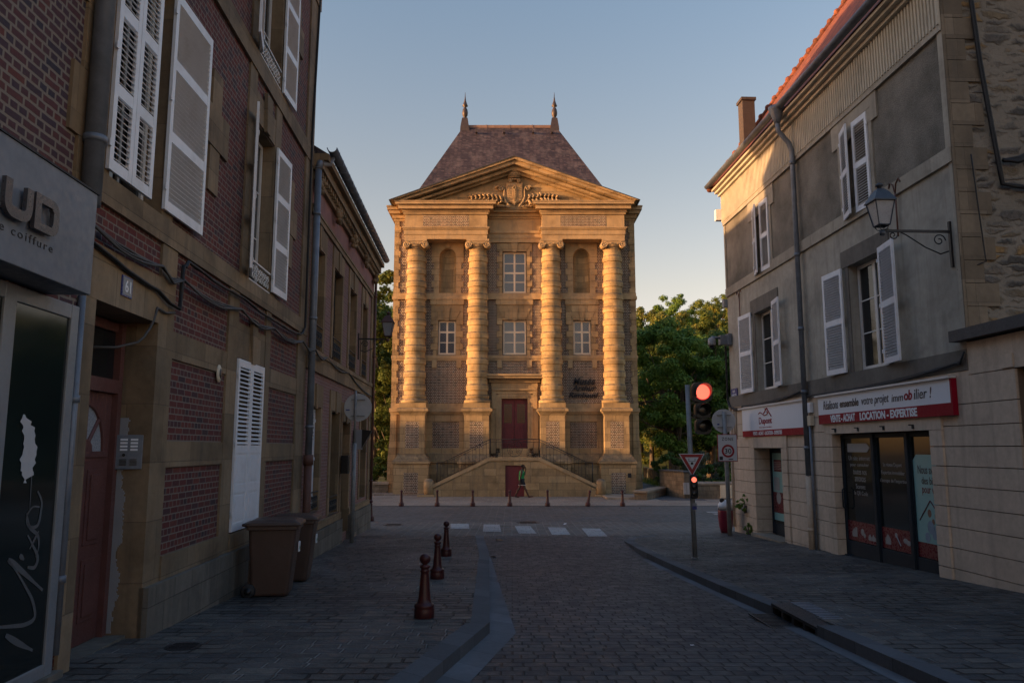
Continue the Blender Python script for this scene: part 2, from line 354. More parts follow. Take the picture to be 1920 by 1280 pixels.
# ground
def paver(name, tones, mortar, w, h, mort, swap=False, bstr=.9, rough=.62, lightj=0, stain=.5, wob=.05, ls=.35):
    t = NT(name); o = t.obj(); sp = t.N('ShaderNodeSeparateXYZ', i_0=o)
    n1 = t.math('MULTIPLY', t.math('SUBTRACT', t.noise(o, 2.2, 3), .5), wob); n2 = t.math('MULTIPLY', t.math('SUBTRACT', t.noise(o, 1.9, 3, .5, .5), .5), wob)
    a, b = (1, 0) if swap else (0, 1)
    vec = t.N('ShaderNodeCombineXYZ', i_0=t.math('ADD', sp.outputs[a], n1), i_1=t.math('ADD', sp.outputs[b], n2)).outputs[0]
    br = t.N('ShaderNodeTexBrick', i_Scale=1.0, offset=.5, squash=.78, squash_frequency=3); t.l.new(vec, br.inputs['Vector'])
    for k, v in (('Color1', (0, 0, 0, 1)), ('Color2', (1, 1, 1, 1)), ('Mortar', (.5, .5, .5, 1)), ('Mortar Size', mort), ('Mortar Smooth', .55), ('Brick Width', w), ('Row Height', h)): br.inputs[k].default_value = v
    c = t.ramp(br.outputs['Color'], [(i/(len(tones)-1), x) for i, x in enumerate(tones)])
    fine = t.noise(o, 26, 5, .65); med = t.noise(o, 5, 4, .6); low = t.noise(o, ls, 4, .6)
    c = t.mix(.6, c, t.ramp(fine, [(.3, .55), (.7, 1.15)]), 'MULTIPLY')
    mc = mortar
    if lightj: mc = t.mix(t.ramp(t.noise(o, .8, 4, .6), [(.45, 0.0), (.62, 1.0)]), mortar, lightj)
    c = t.mix(br.outputs['Fac'], c, mc)
    c = t.mix(stain, c, t.ramp(low, [(.3, .55), (.7, 1.35)]), 'MULTIPLY')
    hh = t.math('ADD', t.math('MULTIPLY', t.math('SUBTRACT', 1, br.outputs['Fac']), 1.0), t.math('ADD', t.math('MULTIPLY', fine, .25), t.math('MULTIPLY', med, .8)))
    return t.fin(c, t.ramp(med, [(.3, rough-.14), (.7, rough+.14)]), hh, bstr, .03)
m_road = paver('dark sett paving', [(.044, .044, .046), (.078, .077, .078), (.060, .060, .062), (.100, .095, .090), (.050, .051, .053)], (.020, .020, .020), .21, .165, .014, bstr=.65, rough=.62, stain=.8, ls=.28, wob=.05)
m_pave = paver('pavement slabs', [(.054, .051, .047), (.112, .102, .088), (.078, .077, .075), (.14, .122, .10), (.050, .051, .052)], (.018, .018, .018), .36, .20, .018, lightj=(.22, .21, .19), bstr=1.6, rough=.62, stain=.75, ls=.4, wob=.07)
m_square = paver('square setts', [(.095, .083, .072), (.155, .13, .108), (.12, .108, .098)], (.26, .225, .185), .46, .26, .009, swap=True, bstr=.5, rough=.75, wob=.03)
m_quay = paver('quay road setts', [(.078, .073, .067), (.10, .09, .08), (.085, .084, .084)], (.15, .135, .115), .40, .3, .008, swap=True, bstr=.5, rough=.7, wob=.03)
m_fore = paver('forecourt paving', [(.20, .16, .125), (.27, .215, .165), (.225, .195, .165)], (.36, .31, .25), .62, .42, .012, bstr=.4, rough=.8, wob=.02)
m_kerb = stone_mat('kerb granite', (.12, .122, .128), .2, 1.0, 5, .5, .0, 22, .3, jw=.008)
m_gutter = stone_mat('gutter slab', (.165, .17, .18), .25, .9, 5, .55, .0, 14, .3, jw=.008)
m_asph = paint_mat('asphalt path', (.075, .075, .078), .85, .15, 2, (.1, .1, .1), .3, bump=.4)
m_earth = paint_mat('dark earth', (.05, .045, .032), .95, .3, .6)
m_grass = paint_mat('grass sod', (.05, .075, .02), .95, .3, 1.2, (.08, .08, .03), .6)
m_stripe = paver('crossing stone', [(.32, .315, .305), (.42, .41, .39), (.37, .365, .355)], (.15, .145, .135), .28, .2, .008, bstr=.5, rough=.75)
m_rwall = stone_mat('quay rubble wall', (.20, .165, .12), .4, .4, .22, .45, .5, 8, .9, dark=(.09, .08, .065), jw=.014)
m_coping = stone_mat('weathered coping', (.30, .25, .19), .3, 1.2, 4, .6, .4, 10, .4)
m_slatecap = paint_mat('dark slate coping', (.055, .057, .062), .6, .25, 3)
def leaf_mat(name, cols, trans=.35):
    t = NT(name); ge = t.N('ShaderNodeNewGeometry'); o = t.obj(); 
    low = t.noise(o, .35, 3)
    c = t.ramp(t.math('ADD', t.math('MULTIPLY', ge.outputs['Random Per Island'], .55), t.math('MULTIPLY', low, .55)), [(.15+.7*i/(len(cols)-1), x) for i, x in enumerate(cols)])
    t.l.new(c, t.b.inputs['Base Color']); t.b.inputs['Roughness'].default_value = .6; t.b.inputs['Specular IOR Level'].default_value = .25
    tr = t.N('ShaderNodeBsdfTranslucent', i_Color=c); mx = t.N('ShaderNodeMixShader', i_0=trans)
    t.l.new(t.b.outputs[0], mx.inputs[1]); t.l.new(tr.outputs[0], mx.inputs[2]); t.l.new(mx.outputs[0], t.out.inputs[0])
    return t.mat
m_leaf = [leaf_mat('fresh green leaves', [(.06, .125, .02), (.11, .20, .032), (.18, .27, .05)]),
          leaf_mat('olive green leaves', [(.055, .095, .018), (.10, .15, .028), (.18, .20, .04)]),
          leaf_mat('autumn tinted leaves', [(.07, .12, .022), (.14, .18, .035), (.26, .23, .05)]),
          leaf_mat('dark green leaves', [(.04, .08, .015), (.07, .13, .025), (.11, .17, .035)])]
m_bark = stone_mat('bark', (.11, .085, .06), .35, joints=False, streak=.5, grain=9, bstr=1.0, dark=(.05, .04, .03))
m_skin = paint_mat('dark brown skin', (.06, .028, .018), .5, .08)
m_hair = paint_mat('black hair', (.008, .007, .006), .8)
m_shirt = paint_mat('green jersey', (.015, .22, .06), .8, .1, 6)
m_trimw = paint_mat('white trim', (.55, .55, .52), .7)
m_shorts = paint_mat('black shorts', (.012, .012, .016), .8)
# ---------------------------------------------------------------- text
_tx = {}
def text_mesh(body, bold=0, shear=0, space=1.0, ext=.0):
    cu = bpy.data.curves.new('lettering', 'FONT'); cu.body = body; cu.offset = bold; cu.shear = shear; cu.space_character = space; cu.extrude = ext; cu.align_x = 'LEFT'; cu.resolution_u = 3
    ob = bpy.data.objects.new('lettering', cu); COL.objects.link(ob)
    dg = bpy.context.evaluated_depsgraph_get(); dg.update()
    me = bpy.data.meshes.new_from_object(ob.evaluated_get(dg))
    bpy.data.objects.remove(ob); bpy.data.curves.remove(cu)
    return me
def text(name, body, mt, parent, x0, x1, z0, z1, y, bold=0, shear=0, thick=.0, space=1.0, keep=False, mapf=None):
    """lettering fitted into the box x0..x1, z0..z1 in the facade frame, facing -y"""
    me = text_mesh(body, bold, shear, space, 0.02 if thick else 0)
    xs = [v.co.x for v in me.vertices]; ys = [v.co.y for v in me.vertices]
    ax, bx, ay, by = min(xs), max(xs), min(ys), max(ys)
    sx = (x1-x0)/(bx-ax); sz = (z1-z0)/(by-ay)
    for v in me.vertices:
        d = (v.co.z/.02)*thick/2 if thick else 0
        X, Y, Z = x0+(v.co.x-ax)*sx, y-d-thick/2, z0+(v.co.y-ay)*sz
        v.co = mapf(X, Y, Z) if mapf else (X, Y, Z)
    me.materials.clear(); me.materials.append(mt); me.name = name
    return link(bpy.data.objects.new(name, me), parent)
# ---------------------------------------------------------------- facade pieces (x right, y into the wall, z up)
def window(parent, x0, x1, z0, z1, y, mf, mg, cols=2, rows=3, fr=.06, mull=.05, transom=None, bars=.025, name='window', dz=.05, sill=None):
    mb = MB(); d = dz
    mb.box(x0, x0+fr, y-d, y, z0, z1); mb.box(x1-fr, x1, y-d, y, z0, z1)
    mb.box(x0+fr, x1-fr, y-d, y, z0, z0+fr); mb.box(x0+fr, x1-fr, y-d, y, z1-fr, z1)
    cw = (x1-x0-2*fr)
    for i in range(1, cols):
        c = x0+fr+cw*i/cols; mb.box(c-mull/2, c+mull/2, y-d+.004, y, z0+fr, z1-fr)
    tz = []
    if transom: tz = transom
    for tt in tz: mb.box(x0+fr, x1-fr, y-d+.008, y, tt-mull/2, tt+mull/2)
    zs = [z0+fr, *tz, z1-fr]
    if rows > 1 and not tz:
        for j in range(1, rows):
            zz = z0+fr+(z1-z0-2*fr)*j/rows; mb.box(x0+fr, x1-fr, y-d+.014, y-.002, zz-bars/2, zz+bars/2)
    elif tz:
        for a, b in zip(zs, zs[1:]):
            if b-a > .8:
                mb.box(x0+fr, x1-fr, y-d+.014, y-.002, (a+b)/2-bars/2, (a+b)/2+bars/2)
    w = mb.build(name, mf, parent)
    p = MB(); p.add([(x0+.01, y-d*.45, z0+.01), (x1-.01, y-d*.45, z0+.01), (x1-.01, y-d*.45, z1-.01), (x0+.01, y-d*.45, z1-.01)], [(0, 1, 2, 3)])
    p.build('pane', mg, w)
    return w
def shutter(parent, x0, x1, z0, z1, hinge, ang, y=-.03, secs=3, pitch=.055, mt=None, leaves=1, thick=.035, solid=None, tilt=38, label=None, cuts=None):
    """louvred leaf; hinge 'L'/'R' is the side at the pivot, ang opens it outwards"""
    W = (x1-x0)/leaves; mb = MB(); st = .075
    for k in range(leaves):
        a = k*W+.004; b = (k+1)*W-.004
        mb.box(a, a+st, -thick/2, thick/2, z0, z1); mb.box(b-st, b, -thick/2, thick/2, z0, z1)
        ys = [z0+(z1-z0)*(cuts[i] if cuts else i/secs) for i in range(secs+1)]
        for i, zz in enumerate(ys):
            h = .11 if i in (0, secs) else .12
            c0 = zz if i == 0 else (zz-h if i == secs else zz-h/2)
            mb.box(a+st, b-st, -thick/2+.002, thick/2-.002, c0, c0+h)
        for i in range(secs):
            lo = ys[i]+(.11 if i == 0 else .06); hi = ys[i+1]-(.11 if i == secs-1 else .06)
            if solid and i < solid:
                mb.box(a+st, b-st, -.008, .008, lo, hi); mb.box(a+st+.04, b-st-.04, -.014, -.008, lo+.04, hi-.04); continue
            n = max(2, int((hi-lo)/pitch))
            for j in range(n):
                zc = lo+(j+.5)*(hi-lo)/n
                M = Matrix.Translation(((a+b)/2, 0, zc)) @ Matrix.Rotation(radians(tilt), 4, 'X')
                mb.obox(M, b-a-2*st, .052, .008)
    # hinges
    for zz in (z0+.25, (z0+z1)/2, z1-.25):
        mb.box(-.03 if hinge == 'L' else leaves*W-.01, .01 if hinge == 'L' else leaves*W+.03, -thick/2-.012, -thick/2-.001, zz-.035, zz+.035)
    if hinge == 'R':
        mb.v = [(p[0]-leaves*W, p[1], p[2]) for p in mb.v]
    o = mb.build('shutter', mt or m_white, parent)
    o.location = (x0 if hinge == 'L' else x1, y-thick/2, 0)
    o.rotation_euler = (0, 0, -radians(ang) if hinge == 'L' else radians(ang))
    if label: o['label'] = label
    return o
def scroll(mb, cx, cz, y, r0, r1, turns, a0, sgn, rad, n=28, pl='xz'):
    pts = []
    for i in range(n+1):
        f = i/n; r = r0+(r1-r0)*f; a = a0+sgn*2*pi*turns*f
        pts.append((cx+r*cos(a), y, cz+r*sin(a)))
    mb.tube(pts, rad, 6)
def downpipe(mb, x, y, z0, z1, r=.05, brackets=2.0):
    mb.tube([(x, y, z0), (x, y, z1)], r, 12)
    z = z0+.6
    while z < z1: mb.tube([(x, y, z-.03), (x, y, z+.03)], r+.012, 12); z += brackets
# ================================================================ MUSEUM (frame at the middle of the facade wall)
mus = thing('museum', 'tall brick and golden stone museum with four banded columns, pediment and slate roof', 'museum', (.15, 45.3, 0))
H = 7.2
holes = [(-.72, .72, 11.8, 14.31, .3), (-.72, .72, 8.08, 10.16, .3), (-.76, .76, 2.63, 5.51, .35)]
for s in (-1, 1):
    holes += [(s*4-.53, s*4+.53, 8.1, 10.14, .3), (s*4-.5, s*4+.5, 11.77, 14.55, .55)]
mb = MB(); wall_cells(mb, -H, H, 0, 16.6, holes)
mb.add([(-H, 0, 0), (-H, 12.6, 0), (-H, 12.6, 16.6), (-H, 0, 16.6)], [(0, 3, 2, 1)][:1])
mb.add([(H, 0, 0), (H, 12.6, 0), (H, 12.6, 16.6), (H, 0, 16.6)], [(0, 1, 2, 3)])
mb.add([(-H, 12.6, 0), (H, 12.6, 0), (H, 12.6, 16.6), (-H, 12.6, 16.6)], [(0, 3, 2, 1)])
mb.build('brick_wall', m_mbrick, mus)
# stonework trims
bp = .76
for s in (-1, 1):
    mb = MB(); z = 5.23; k = 0
    while z < 16.2:                                                # corner quoins
        w = .36 if k % 2 else .27
        z1 = min(z+bp/2-.012, 16.3)
        x0, x1 = sorted((s*(H+.02), s*(H+.02-w-.02)))
        mb.box(x0, x1, -.05-.02*(k % 2), w, z, z1)
        mb.box(*sorted((s*(H+.02), s*(H-.1))), w, w+.25*(k % 2)+.01, z, z1)
        z += bp/2; k += 1
    mb.build('corner_quoins', m_mstone, mus)
    mb = MB(); cx = s*4
    z = 11.78; k = 0
    while z < 14.0:
        w = .95 if k % 2 else .82
        for q in (-1, 1): mb.box(*sorted((cx+q*.505, cx+q*w)), -.05, 0, z, z+.37-.012)
        z += .37; k += 1
    # arch spandrel
    n = 12; r = .5; zc = 14.0; y0, y1 = -.06, 0.0
    top = 14.86
    for i in range(n):
        a0 = pi*i/n; a1 = pi*(i+1)/n
        xa, za, xb, zb = cx+r*cos(a0), zc+r*sin(a0), cx+r*cos(a1), zc+r*sin(a1)
        mb.prism([(xa, za), (xa, top), (xb, top), (xb, zb)], y0, y1)
    for q in (-1, 1): mb.box(*sorted((cx+q*.5, cx+q*.95)), -.06, 0, 14.0, top)
    mb.prism([(cx-.13, 14.52), (cx+.13, 14.52), (cx+.2, top-.01), (cx-.2, top-.01)], -.12, -.06)
    mb.build('niche_surround', m_mstone_plain, mus); mb = MB()
    mb.box(cx-1.0, cx+1.0, -.10, 0, 11.08, 11.39); mb.box(cx-.95, cx+.95, -.05, 0, 10.9, 11.08)
    mb.prism([(cx-.95, 10.155), (cx-.95, 10.9), (cx+.95, 10.9), (cx+.95, 10.155)], -.045, 0)
    for a, b, yy in ((-.62, -.30, -.075), (-.30, -.12, -.06), (.12, .30, -.06), (.30, .62, -.075)):
        mb.prism([(cx+a*.8, 10.156), (cx+b*.8, 10.156), (cx+b*1.3, 10.72), (cx+a*1.3, 10.72)], yy, -.04)
    mb.prism([(cx-.1, 10.1), (cx+.1, 10.1), (cx+.17, 10.88), (cx-.17, 10.88)], -.13, -.04)
    z = 8.03; k = 0
    while z < 10.1:
        w = .95 if k % 2 else .80
        for q in (-1, 1): mb.box(*sorted((cx+q*.535, cx+q*w)), -.05-.015*(k % 2), 0, z, min(z+.37, 10.15)-.012)
        z += .37; k += 1
    mb.build('window_surround', m_mstone, mus)
    for q in (-1, 1): MB().box(cx+q*.72-.14, cx+q*.72+.14, -.09, 0, 7.3, 7.73).build('sill_bracket', m_mstone_plain, mus)
# centre bay
for za, zb, zl, zh in ((11.79, 14.3, 14.32, 14.84), (8.03, 10.1, 10.17, 10.9)):
    mb = MB(); z = za; k = 0
    while z < zb:
        w = 1.05 if k % 2 else .92
        for q in (-1, 1): mb.box(*sorted((q*.725, q*w)), -.05-.015*(k % 2), 0, z, min(z+.37, zb+.05)-.012)
        z += .37; k += 1
    mb.box(-1.05, 1.05, -.045, 0, zl, zh)
    for a, b in ((-.8, -.45), (-.45, -.15), (.15, .45), (.45, .8)):
        mb.prism([(a*.8, zl+.002), (b*.8, zl+.002), (b*1.2, zh-.06), (a*1.2, zh-.06)], -.085, -.045)
    mb.prism([(-.13, zl-.05), (.13, zl-.05), (.2, zh-.01), (-.2, zh-.01)], -.15, -.045)
    if zl < 12: mb.box(-1.1, 1.1, -.10, 0, 11.08, 11.39); mb.box(-1.05, 1.05, -.05, 0, 10.9, 11.08)
    mb.build('window_surround', m_mstone, mus)
for q in (-1, 1): MB().box(q*.87-.14, q*.87+.14, -.09, 0, 7.3, 7.73).build('sill_bracket', m_mstone_plain, mus)
# string courses (broken by nothing, the columns stand in front)
mb = MB()
mb.box(-H-.08, H+.08, -.14, .4, 11.39, 11.58); mb.box(-H-.04, H+.04, -.09, .4, 11.58, 11.775)
mb.box(-H-.06, H+.06, -.11, .4, 7.86, 8.03); mb.box(-H-.03, H+.03, -.07, .4, 7.73, 7.86)
mb.box(-H-.03, -1.36, -.07, .4, 4.94, 5.23); mb.box(1.36, H+.03, -.07, .4, 4.94, 5.23)
for s in (-1, 1): mb.box(*sorted((s*1.5, s*(H+.1))), -.22, .4, 4.72, 4.94); mb.box(*sorted((s*1.5, s*(H+.05))), -.14, .4, 4.6, 4.72)
mb.build('string_course', m_mstone_plain, mus)
# basement storey facing: stone with brick panels
holesb = []
for s in (-1, 1): holesb += [(s*4-.78, s*4+.78, 2.63, 4.14, .07), (s*4-.8, s*4+.8, .12, 1.5, .07)]
for s in (-1, 1):
    mb = MB(); wall_cells(mb, *((-H, -1.36) if s < 0 else (1.36, H)), .0, 4.6, [h for h in holesb if h[0]*s > 0], y=-.08)
    mb.box(*sorted((s*1.36, s*1.362)), -.08, 0, 0, 4.6)
    mb.prismx([(-.08, 0), (-.16, 0), (-.12, 1.75), (-.22, 1.8), (-.22, 1.95), (-.12, 2.3), (-.08, 2.35)], *sorted((s*1.45, s*(H-.35))))
    # battered corner buttress
    x0, x1, x2 = s*(H+.16), s*(H+.08), s*(H-.33)
    mb.prism([(x0, 0), (s*(H+.14), 2.0), (s*(H+.02), 3.4), (s*(H+.02), 4.6), (x2, 4.6), (x2, 0)], -.17, 1.0)
    mb.build('basement_storey', m_mstone, mus)
for h in holesb: MB().box(h[0]+.001, h[1]-.001, -.03, -.012, h[2]+.001, h[3]-.001).build('brick_panel', m_mbrick, mus)
# pedestals + columns
def molded(mb, cx, cy, hw, prof):       # square stacked moulding: prof = (extra, z) list
    for (e0, z0), (e1, z1) in zip(prof, prof[1:]):
        if z1-z0 < 1e-6: continue
        a, b = hw+e0, hw+e1
        vs = [(cx-a, cy-a, z0), (cx+a, cy-a, z0), (cx+a, cy+a, z0), (cx-a, cy+a, z0), (cx-b, cy-b, z1), (cx+b, cy-b, z1), (cx+b, cy+b, z1), (cx-b, cy+b, z1)]
        mb.add(vs, [(0, 3, 2, 1), (4, 5, 6, 7), (0, 1, 5, 4), (1, 2, 6, 5), (2, 3, 7, 6), (3, 0, 4, 7)])
for i, cx in enumerate((-5.83, -2.17, 2.17, 5.83)):
    cy = -.3; hw = .70
    mb = MB()
    molded(mb, cx, cy, hw, [(.28, 0), (.28, 1.72)])
    molded(mb, cx, cy, hw, [(.30, 1.72), (.36, 1.78), (.36, 1.90), (.30, 1.97)])
    molded(mb, cx, cy, hw, [(.27, 1.97), (.22, 2.08), (.10, 2.2), (.06, 2.32)])
    molded(mb, cx, cy, hw, [(0, 2.32), (0, 4.5)])
    molded(mb, cx, cy, hw, [(.03, 4.5), (.05, 4.58), (.14, 4.7), (.19, 4.72), (.19, 4.84), (.12, 4.92)])
    ped = mb.build('pedestal', m_mstone, mus)
    MB().box(cx-.38, cx+.38, cy-hw-.004, cy-hw+.02, 2.63, 4.14).build('brick_inset', m_mbrick, ped); MB().box(cx-.4, cx+.4, cy-hw-.284, cy-hw-.26, .12, 1.28).build('brick_inset', m_mbrick, ped)
    mb = MB(); mb.box(cx-.76, cx+.76, cy-.76, cy+.3, 4.92, 5.2)
    mb.lathe([(.74, 5.2), (.77, 5.26), (.77, 5.36), (.72, 5.42), (.67, 5.45), (.66, 5.5), (.70, 5.54), (.70, 5.62), (.66, 5.66)], (cx, cy, 0), 32)
    prof = []; z = 5.66; zt = 14.36
    k = 0
    def rad(z): return .60-.085*((z-5.6)/(zt-5.6))**1.5
    prof.append((rad(z), z))
    zb = 5.93
    while zb+.4 < zt:
        prof += [(rad(zb), zb), (rad(zb)+.045, zb+.003), (rad(zb)+.054, zb+.02), (rad(zb)+.056, zb+.20), (rad(zb)+.050, zb+.29), (rad(zb)+.028, zb+.35), (rad(zb), zb+.375)]
        prof.append((rad(zb)-.004, zb+.57))
        zb += .7625
    prof += [(rad(zt)-.01, zt-.12), (rad(zt)+.03, zt-.06), (rad(zt)+.02, zt)]
    mb.lathe(prof, (cx, cy, 0), 56, smooth=False)
    col = mb.build('column', m_drum, mus)
    mb = MB(); mb.lathe([(.53, 14.36), (.62, 14.5), (.64, 14.6)], (cx, cy, 0), 28)
    mb.box(cx-.66, cx+.66, cy-.66, cy+.3, 14.72, 14.85); mb.box(cx-.5, cx+.5, cy-.62, cy+.3, 14.60, 14.72)
    for s in (-1, 1):
        for yy in (cy-.60,):
            scroll(mb, cx+s*.55, 14.53, yy, .20, .03, 1.9, pi/2, s, .045, 34)
            mb.lathe([(.21, -.02), (.21, .5)], (cx+s*.55, yy+.02, 14.53), 16, axis=Matrix.Rotation(-pi/2, 3, 'X'))
    for q in range(9): mb.ball((cx-.32+q*.08, cy-.63, 14.58), .035, 8, 6, sz=1.6)
    mb.build('capital', m_mstone_plain, col)
# entablature
mb = MB()
def ent(x0, x1):                       # projecting entablature block over a pair of columns, closed moulded profile wrapped round three sides
    tiers = [(14.85, 15.12, .92), (15.12, 15.40, .96), (15.40, 15.48, 1.0), (15.48, 15.56, 1.06), (15.56, 16.34, .92), (16.34, 16.46, 1.0), (16.46, 16.6, 1.06), (16.6, 16.80, 1.28), (16.80, 16.84, 1.32), (16.84, 16.98, 1.44), (16.98, 17.04, 1.48)]
    for a, b, d in tiers:
        e = d-.92; mb.box(x0-e, x1+e, -d, 0, a, b-.003)
for s in (-1, 1): ent(*sorted((s*1.62, s*6.5)))
for a, b, d in ((14.85, 15.1, .14), (15.1, 15.4, .17), (15.4, 15.56, .24), (15.56, 16.3, .12), (16.3, 16.42, .2), (16.42, 16.62, .3), (16.62, 16.74, .55)):
    mb.box(-1.62, 1.62, -d, 0, a, b-.003)
for s in (-1, 1):                      # eaves cornice returning round the corners
    for a, b, d in ((16.2, 16.35, .08), (16.35, 16.55, .16), (16.6, 16.8, .34), (16.55, 16.6, .2), (16.8, 16.98, .44), (16.98, 17.05, .48)):
        mb.box(*sorted((s*6.5, s*(H+d))), -d, 12.6+d, a, b-.003)
mb.build('entablature', m_mstone_plain, mus)
for s in (-1, 1): MB().box(*sorted((s*2.72, s*5.42)), -.93, -.915, 15.62, 16.3).build('frieze_brick', m_mbrick, mus)
# pediment
mb = MB()
def rake(xo, zo, za, y0, y1, th):
    for s in (-1, 1):
        mb.prism([(s*xo, zo), (0, za), (0, za-th), (s*(xo-th*1.6), zo)], y0, y1)
mb.mi = 0
rake(7.32, 17.04, 19.70, -1.55, -.5, .16)
rake(7.0, 17.03, 19.54, -1.42, -.5, .24)
rake(6.3, 17.02, 19.28, -1.12, -.5, .22)
rake(5.8, 17.01, 19.08, -.86, -.5, .16)
mb.prism([(-5.6, 17.0), (0, 19.0), (5.6, 17.0)], -.6, -.4)
mb.box(-1.2, 1.2, -.6, -.3, 16.73, 17.0)
ped = mb.build('pediment', m_mstone, mus)
mb = MB(); mb.prism([(-7.36, 17.05), (0, 19.74), (7.36, 17.05), (0, 19.70)][:3]+[(7.3, 17.02), (0, 19.702), (-7.3, 17.02)][0:0], -1.57, 3.0) if False else None
for s in (-1, 1): mb.prism([(s*7.36, 17.045), (0, 19.75), (0, 19.702), (s*7.36, 17.0)], -1.6, 4.5)
mb.build('pediment_flashing', m_slatecap, ped)
# coat of arms relief
mb = MB(); y = -.61
sh = [(-.44, 18.30), (.44, 18.30), (.44, 17.45), (.36, 17.26), (.15, 17.2), (0, 17.06), (-.15, 17.2), (-.36, 17.26), (-.44, 17.45)]
mb.prism([(a_*1.16, 17.72+(b_-17.72)*1.13) for a_, b_ in sh], -.70, y); mb.prism(sh, -.76, -.70)
for i in range(9):
    for q in (-1, 1): mb.box(*sorted((q*.17, q*.40)), -.79, -.76, 17.34+i*.105, 17.375+i*.105)
mb.tube([(0, -.80, 17.2), (0, -.82, 17.92)], .028, 6)
for a_ in range(8): mb.ball((.085*cos(a_*pi/4), -.80, 18.03+.085*sin(a_*pi/4)), .04, 7, 5)
for a_ in range(10):
    q = 1 if a_ % 2 else -1; mb.tube([(0, -.80, 17.3+a_*.055), (q*.10, -.83, 17.38+a_*.055), (q*.14, -.80, 17.46+a_*.055)], [.018, .022, .010], 5)
def leaf(cx, cz, ang, L, w, yy=-.72, lift=.10):
    M = Matrix.Rotation(-ang, 3, 'Y'); mb.ball((cx+cos(ang)*L/2, yy-lift*.4, cz+sin(ang)*L/2), 1, 9, 7, sx=L/2, sy=lift, sz=w/2, M=M)
mb.lathe([(.40, 18.66), (.44, 18.70), (.42, 18.74), (.48, 18.78), (.50, 18.92), (.58, 19.0), (.6, 19.04)], (0, -.50, 0), 28, smooth=False)
for i in range(11):
    a_ = pi+pi*i/10; mb.ball((.52*cos(a_), -.50+.52*sin(a_), 18.86), .045, 7, 5, sz=1.6); mb.ball((.58*cos(a_), -.50+.58*sin(a_), 19.07), .05, 7, 5, sz=1.3)
for s in (-1, 1):
    scroll(mb, s*.24, 18.47, -.80, .115, .02, 1.6, pi/2, -s, .035)
    mb.tube([(0, -.80, 18.56), (s*.12, -.82, 18.57), (s*.24, -.80, 18.58)], .045, 6)
    scroll(mb, s*.80, 18.02, -.74, .15, .02, 1.6, pi, -s, .038)
    mb.tube([(s*.82, -.72, 18.16), (s*1.0, -.72, 18.14), (s*1.16, -.68, 18.04)], [.05, .06, .03], 7)
    mb.tube([(s*.64, -.70, 18.2), (s*.60, -.72, 17.9), (s*.62, -.74, 17.5), (s*.50, -.76, 17.18), (s*.34, -.76, 16.98), (s*.24, -.76, 16.86)], [.02, .04, .06, .07, .06, .03], 7)
    scroll(mb, s*.38, 16.93, -.76, .12, .02, 1.5, pi*.3, s, .035)
    for k in range(4): leaf(s*(.45+.14*k), 16.86, (.35 if s > 0 else pi-.35), .26, .09)
    stem = [(s*.50, -.72, 17.10), (s*.9, -.74, 17.32), (s*1.5, -.74, 17.42), (s*2.1, -.72, 17.36), (s*2.55, -.68, 17.30)]
    mb.tube(stem, [.06, .045, .035, .028, .015], 7)
for i in range(8):                    # left: palm frond
    f = i/7; x = -(.72+1.75*f); zc_ = 17.26+.17*sin(f*pi*.8)
    for q in (-1, 1):
        L = (.62-.28*f) if q > 0 else (.36-.1*f)
        a_ = pi-(q*(.95-.25*f)); leaf(x, zc_, a_, L*.62, .15, lift=.17); leaf(x+cos(a_)*L*.5, zc_+sin(a_)*L*.5, pi-q*.25, L*.5, .12, lift=.13)
rr = random.Random(3)
for i in range(8):                    # right: oak leaves and acorns
    f = i/7; x = .8+1.65*f; zc_ = 17.28+.15*sin(f*pi*.8)
    for q in (-1, 1):
        L = .42-.14*f; a_ = q*rr.uniform(.7, 1.2); leaf(x, zc_, a_, L, .17, lift=.17)
        for k in (-1, 1): mb.ball((x+cos(a_)*L*.7+k*.08, -.76, zc_+sin(a_)*L*.7-q*k*.04), .085, 7, 5, sy=1.6)
        if i % 3 == 1: mb.ball((x+.1, -.80, max(17.08, zc_+q*.2)), .06, 8, 6, sz=1.3)
mb.build('coat_of_arms', m_mstone_plain, ped)
# niches
for s in (-1, 1):
    mb = MB(); cx = s*4; n = 16
    rings = [(11.775, .499), (13.99, .499)]
    for j in range(1, 7): a = pi/2*j/6; rings.append((13.99+.499*sin(a), max(.499*cos(a), .002)))
    vs = []
    for z, r in rings:
        for i in range(n+1): a = pi*i/n; vs.append((cx-r*cos(a), r*sin(a)-.001, z))
    fs = [(j*(n+1)+i, j*(n+1)+i+1, (j+1)*(n+1)+i+1, (j+1)*(n+1)+i) for j in range(len(rings)-1) for i in range(n)]
    mb.smooth = True; mb.add(vs, fs)
    mb.build('niche', m_mstone, mus)
# windows
for (a, b, z0, z1, tr) in ((-.7, .7, 11.8, 14.31, [13.03]), (-.7, .7, 8.1, 10.16, [9.45]), (-4.53, -3.47, 8.1, 10.14, [9.45]), (3.47, 4.53, 8.1, 10.14, [9.45])):
    window(mus, a+.02, b-.02, z0+.02, z1-.02, .18, m_mframe, m_leaded, 2, 2, .09, .11, tr, .05)
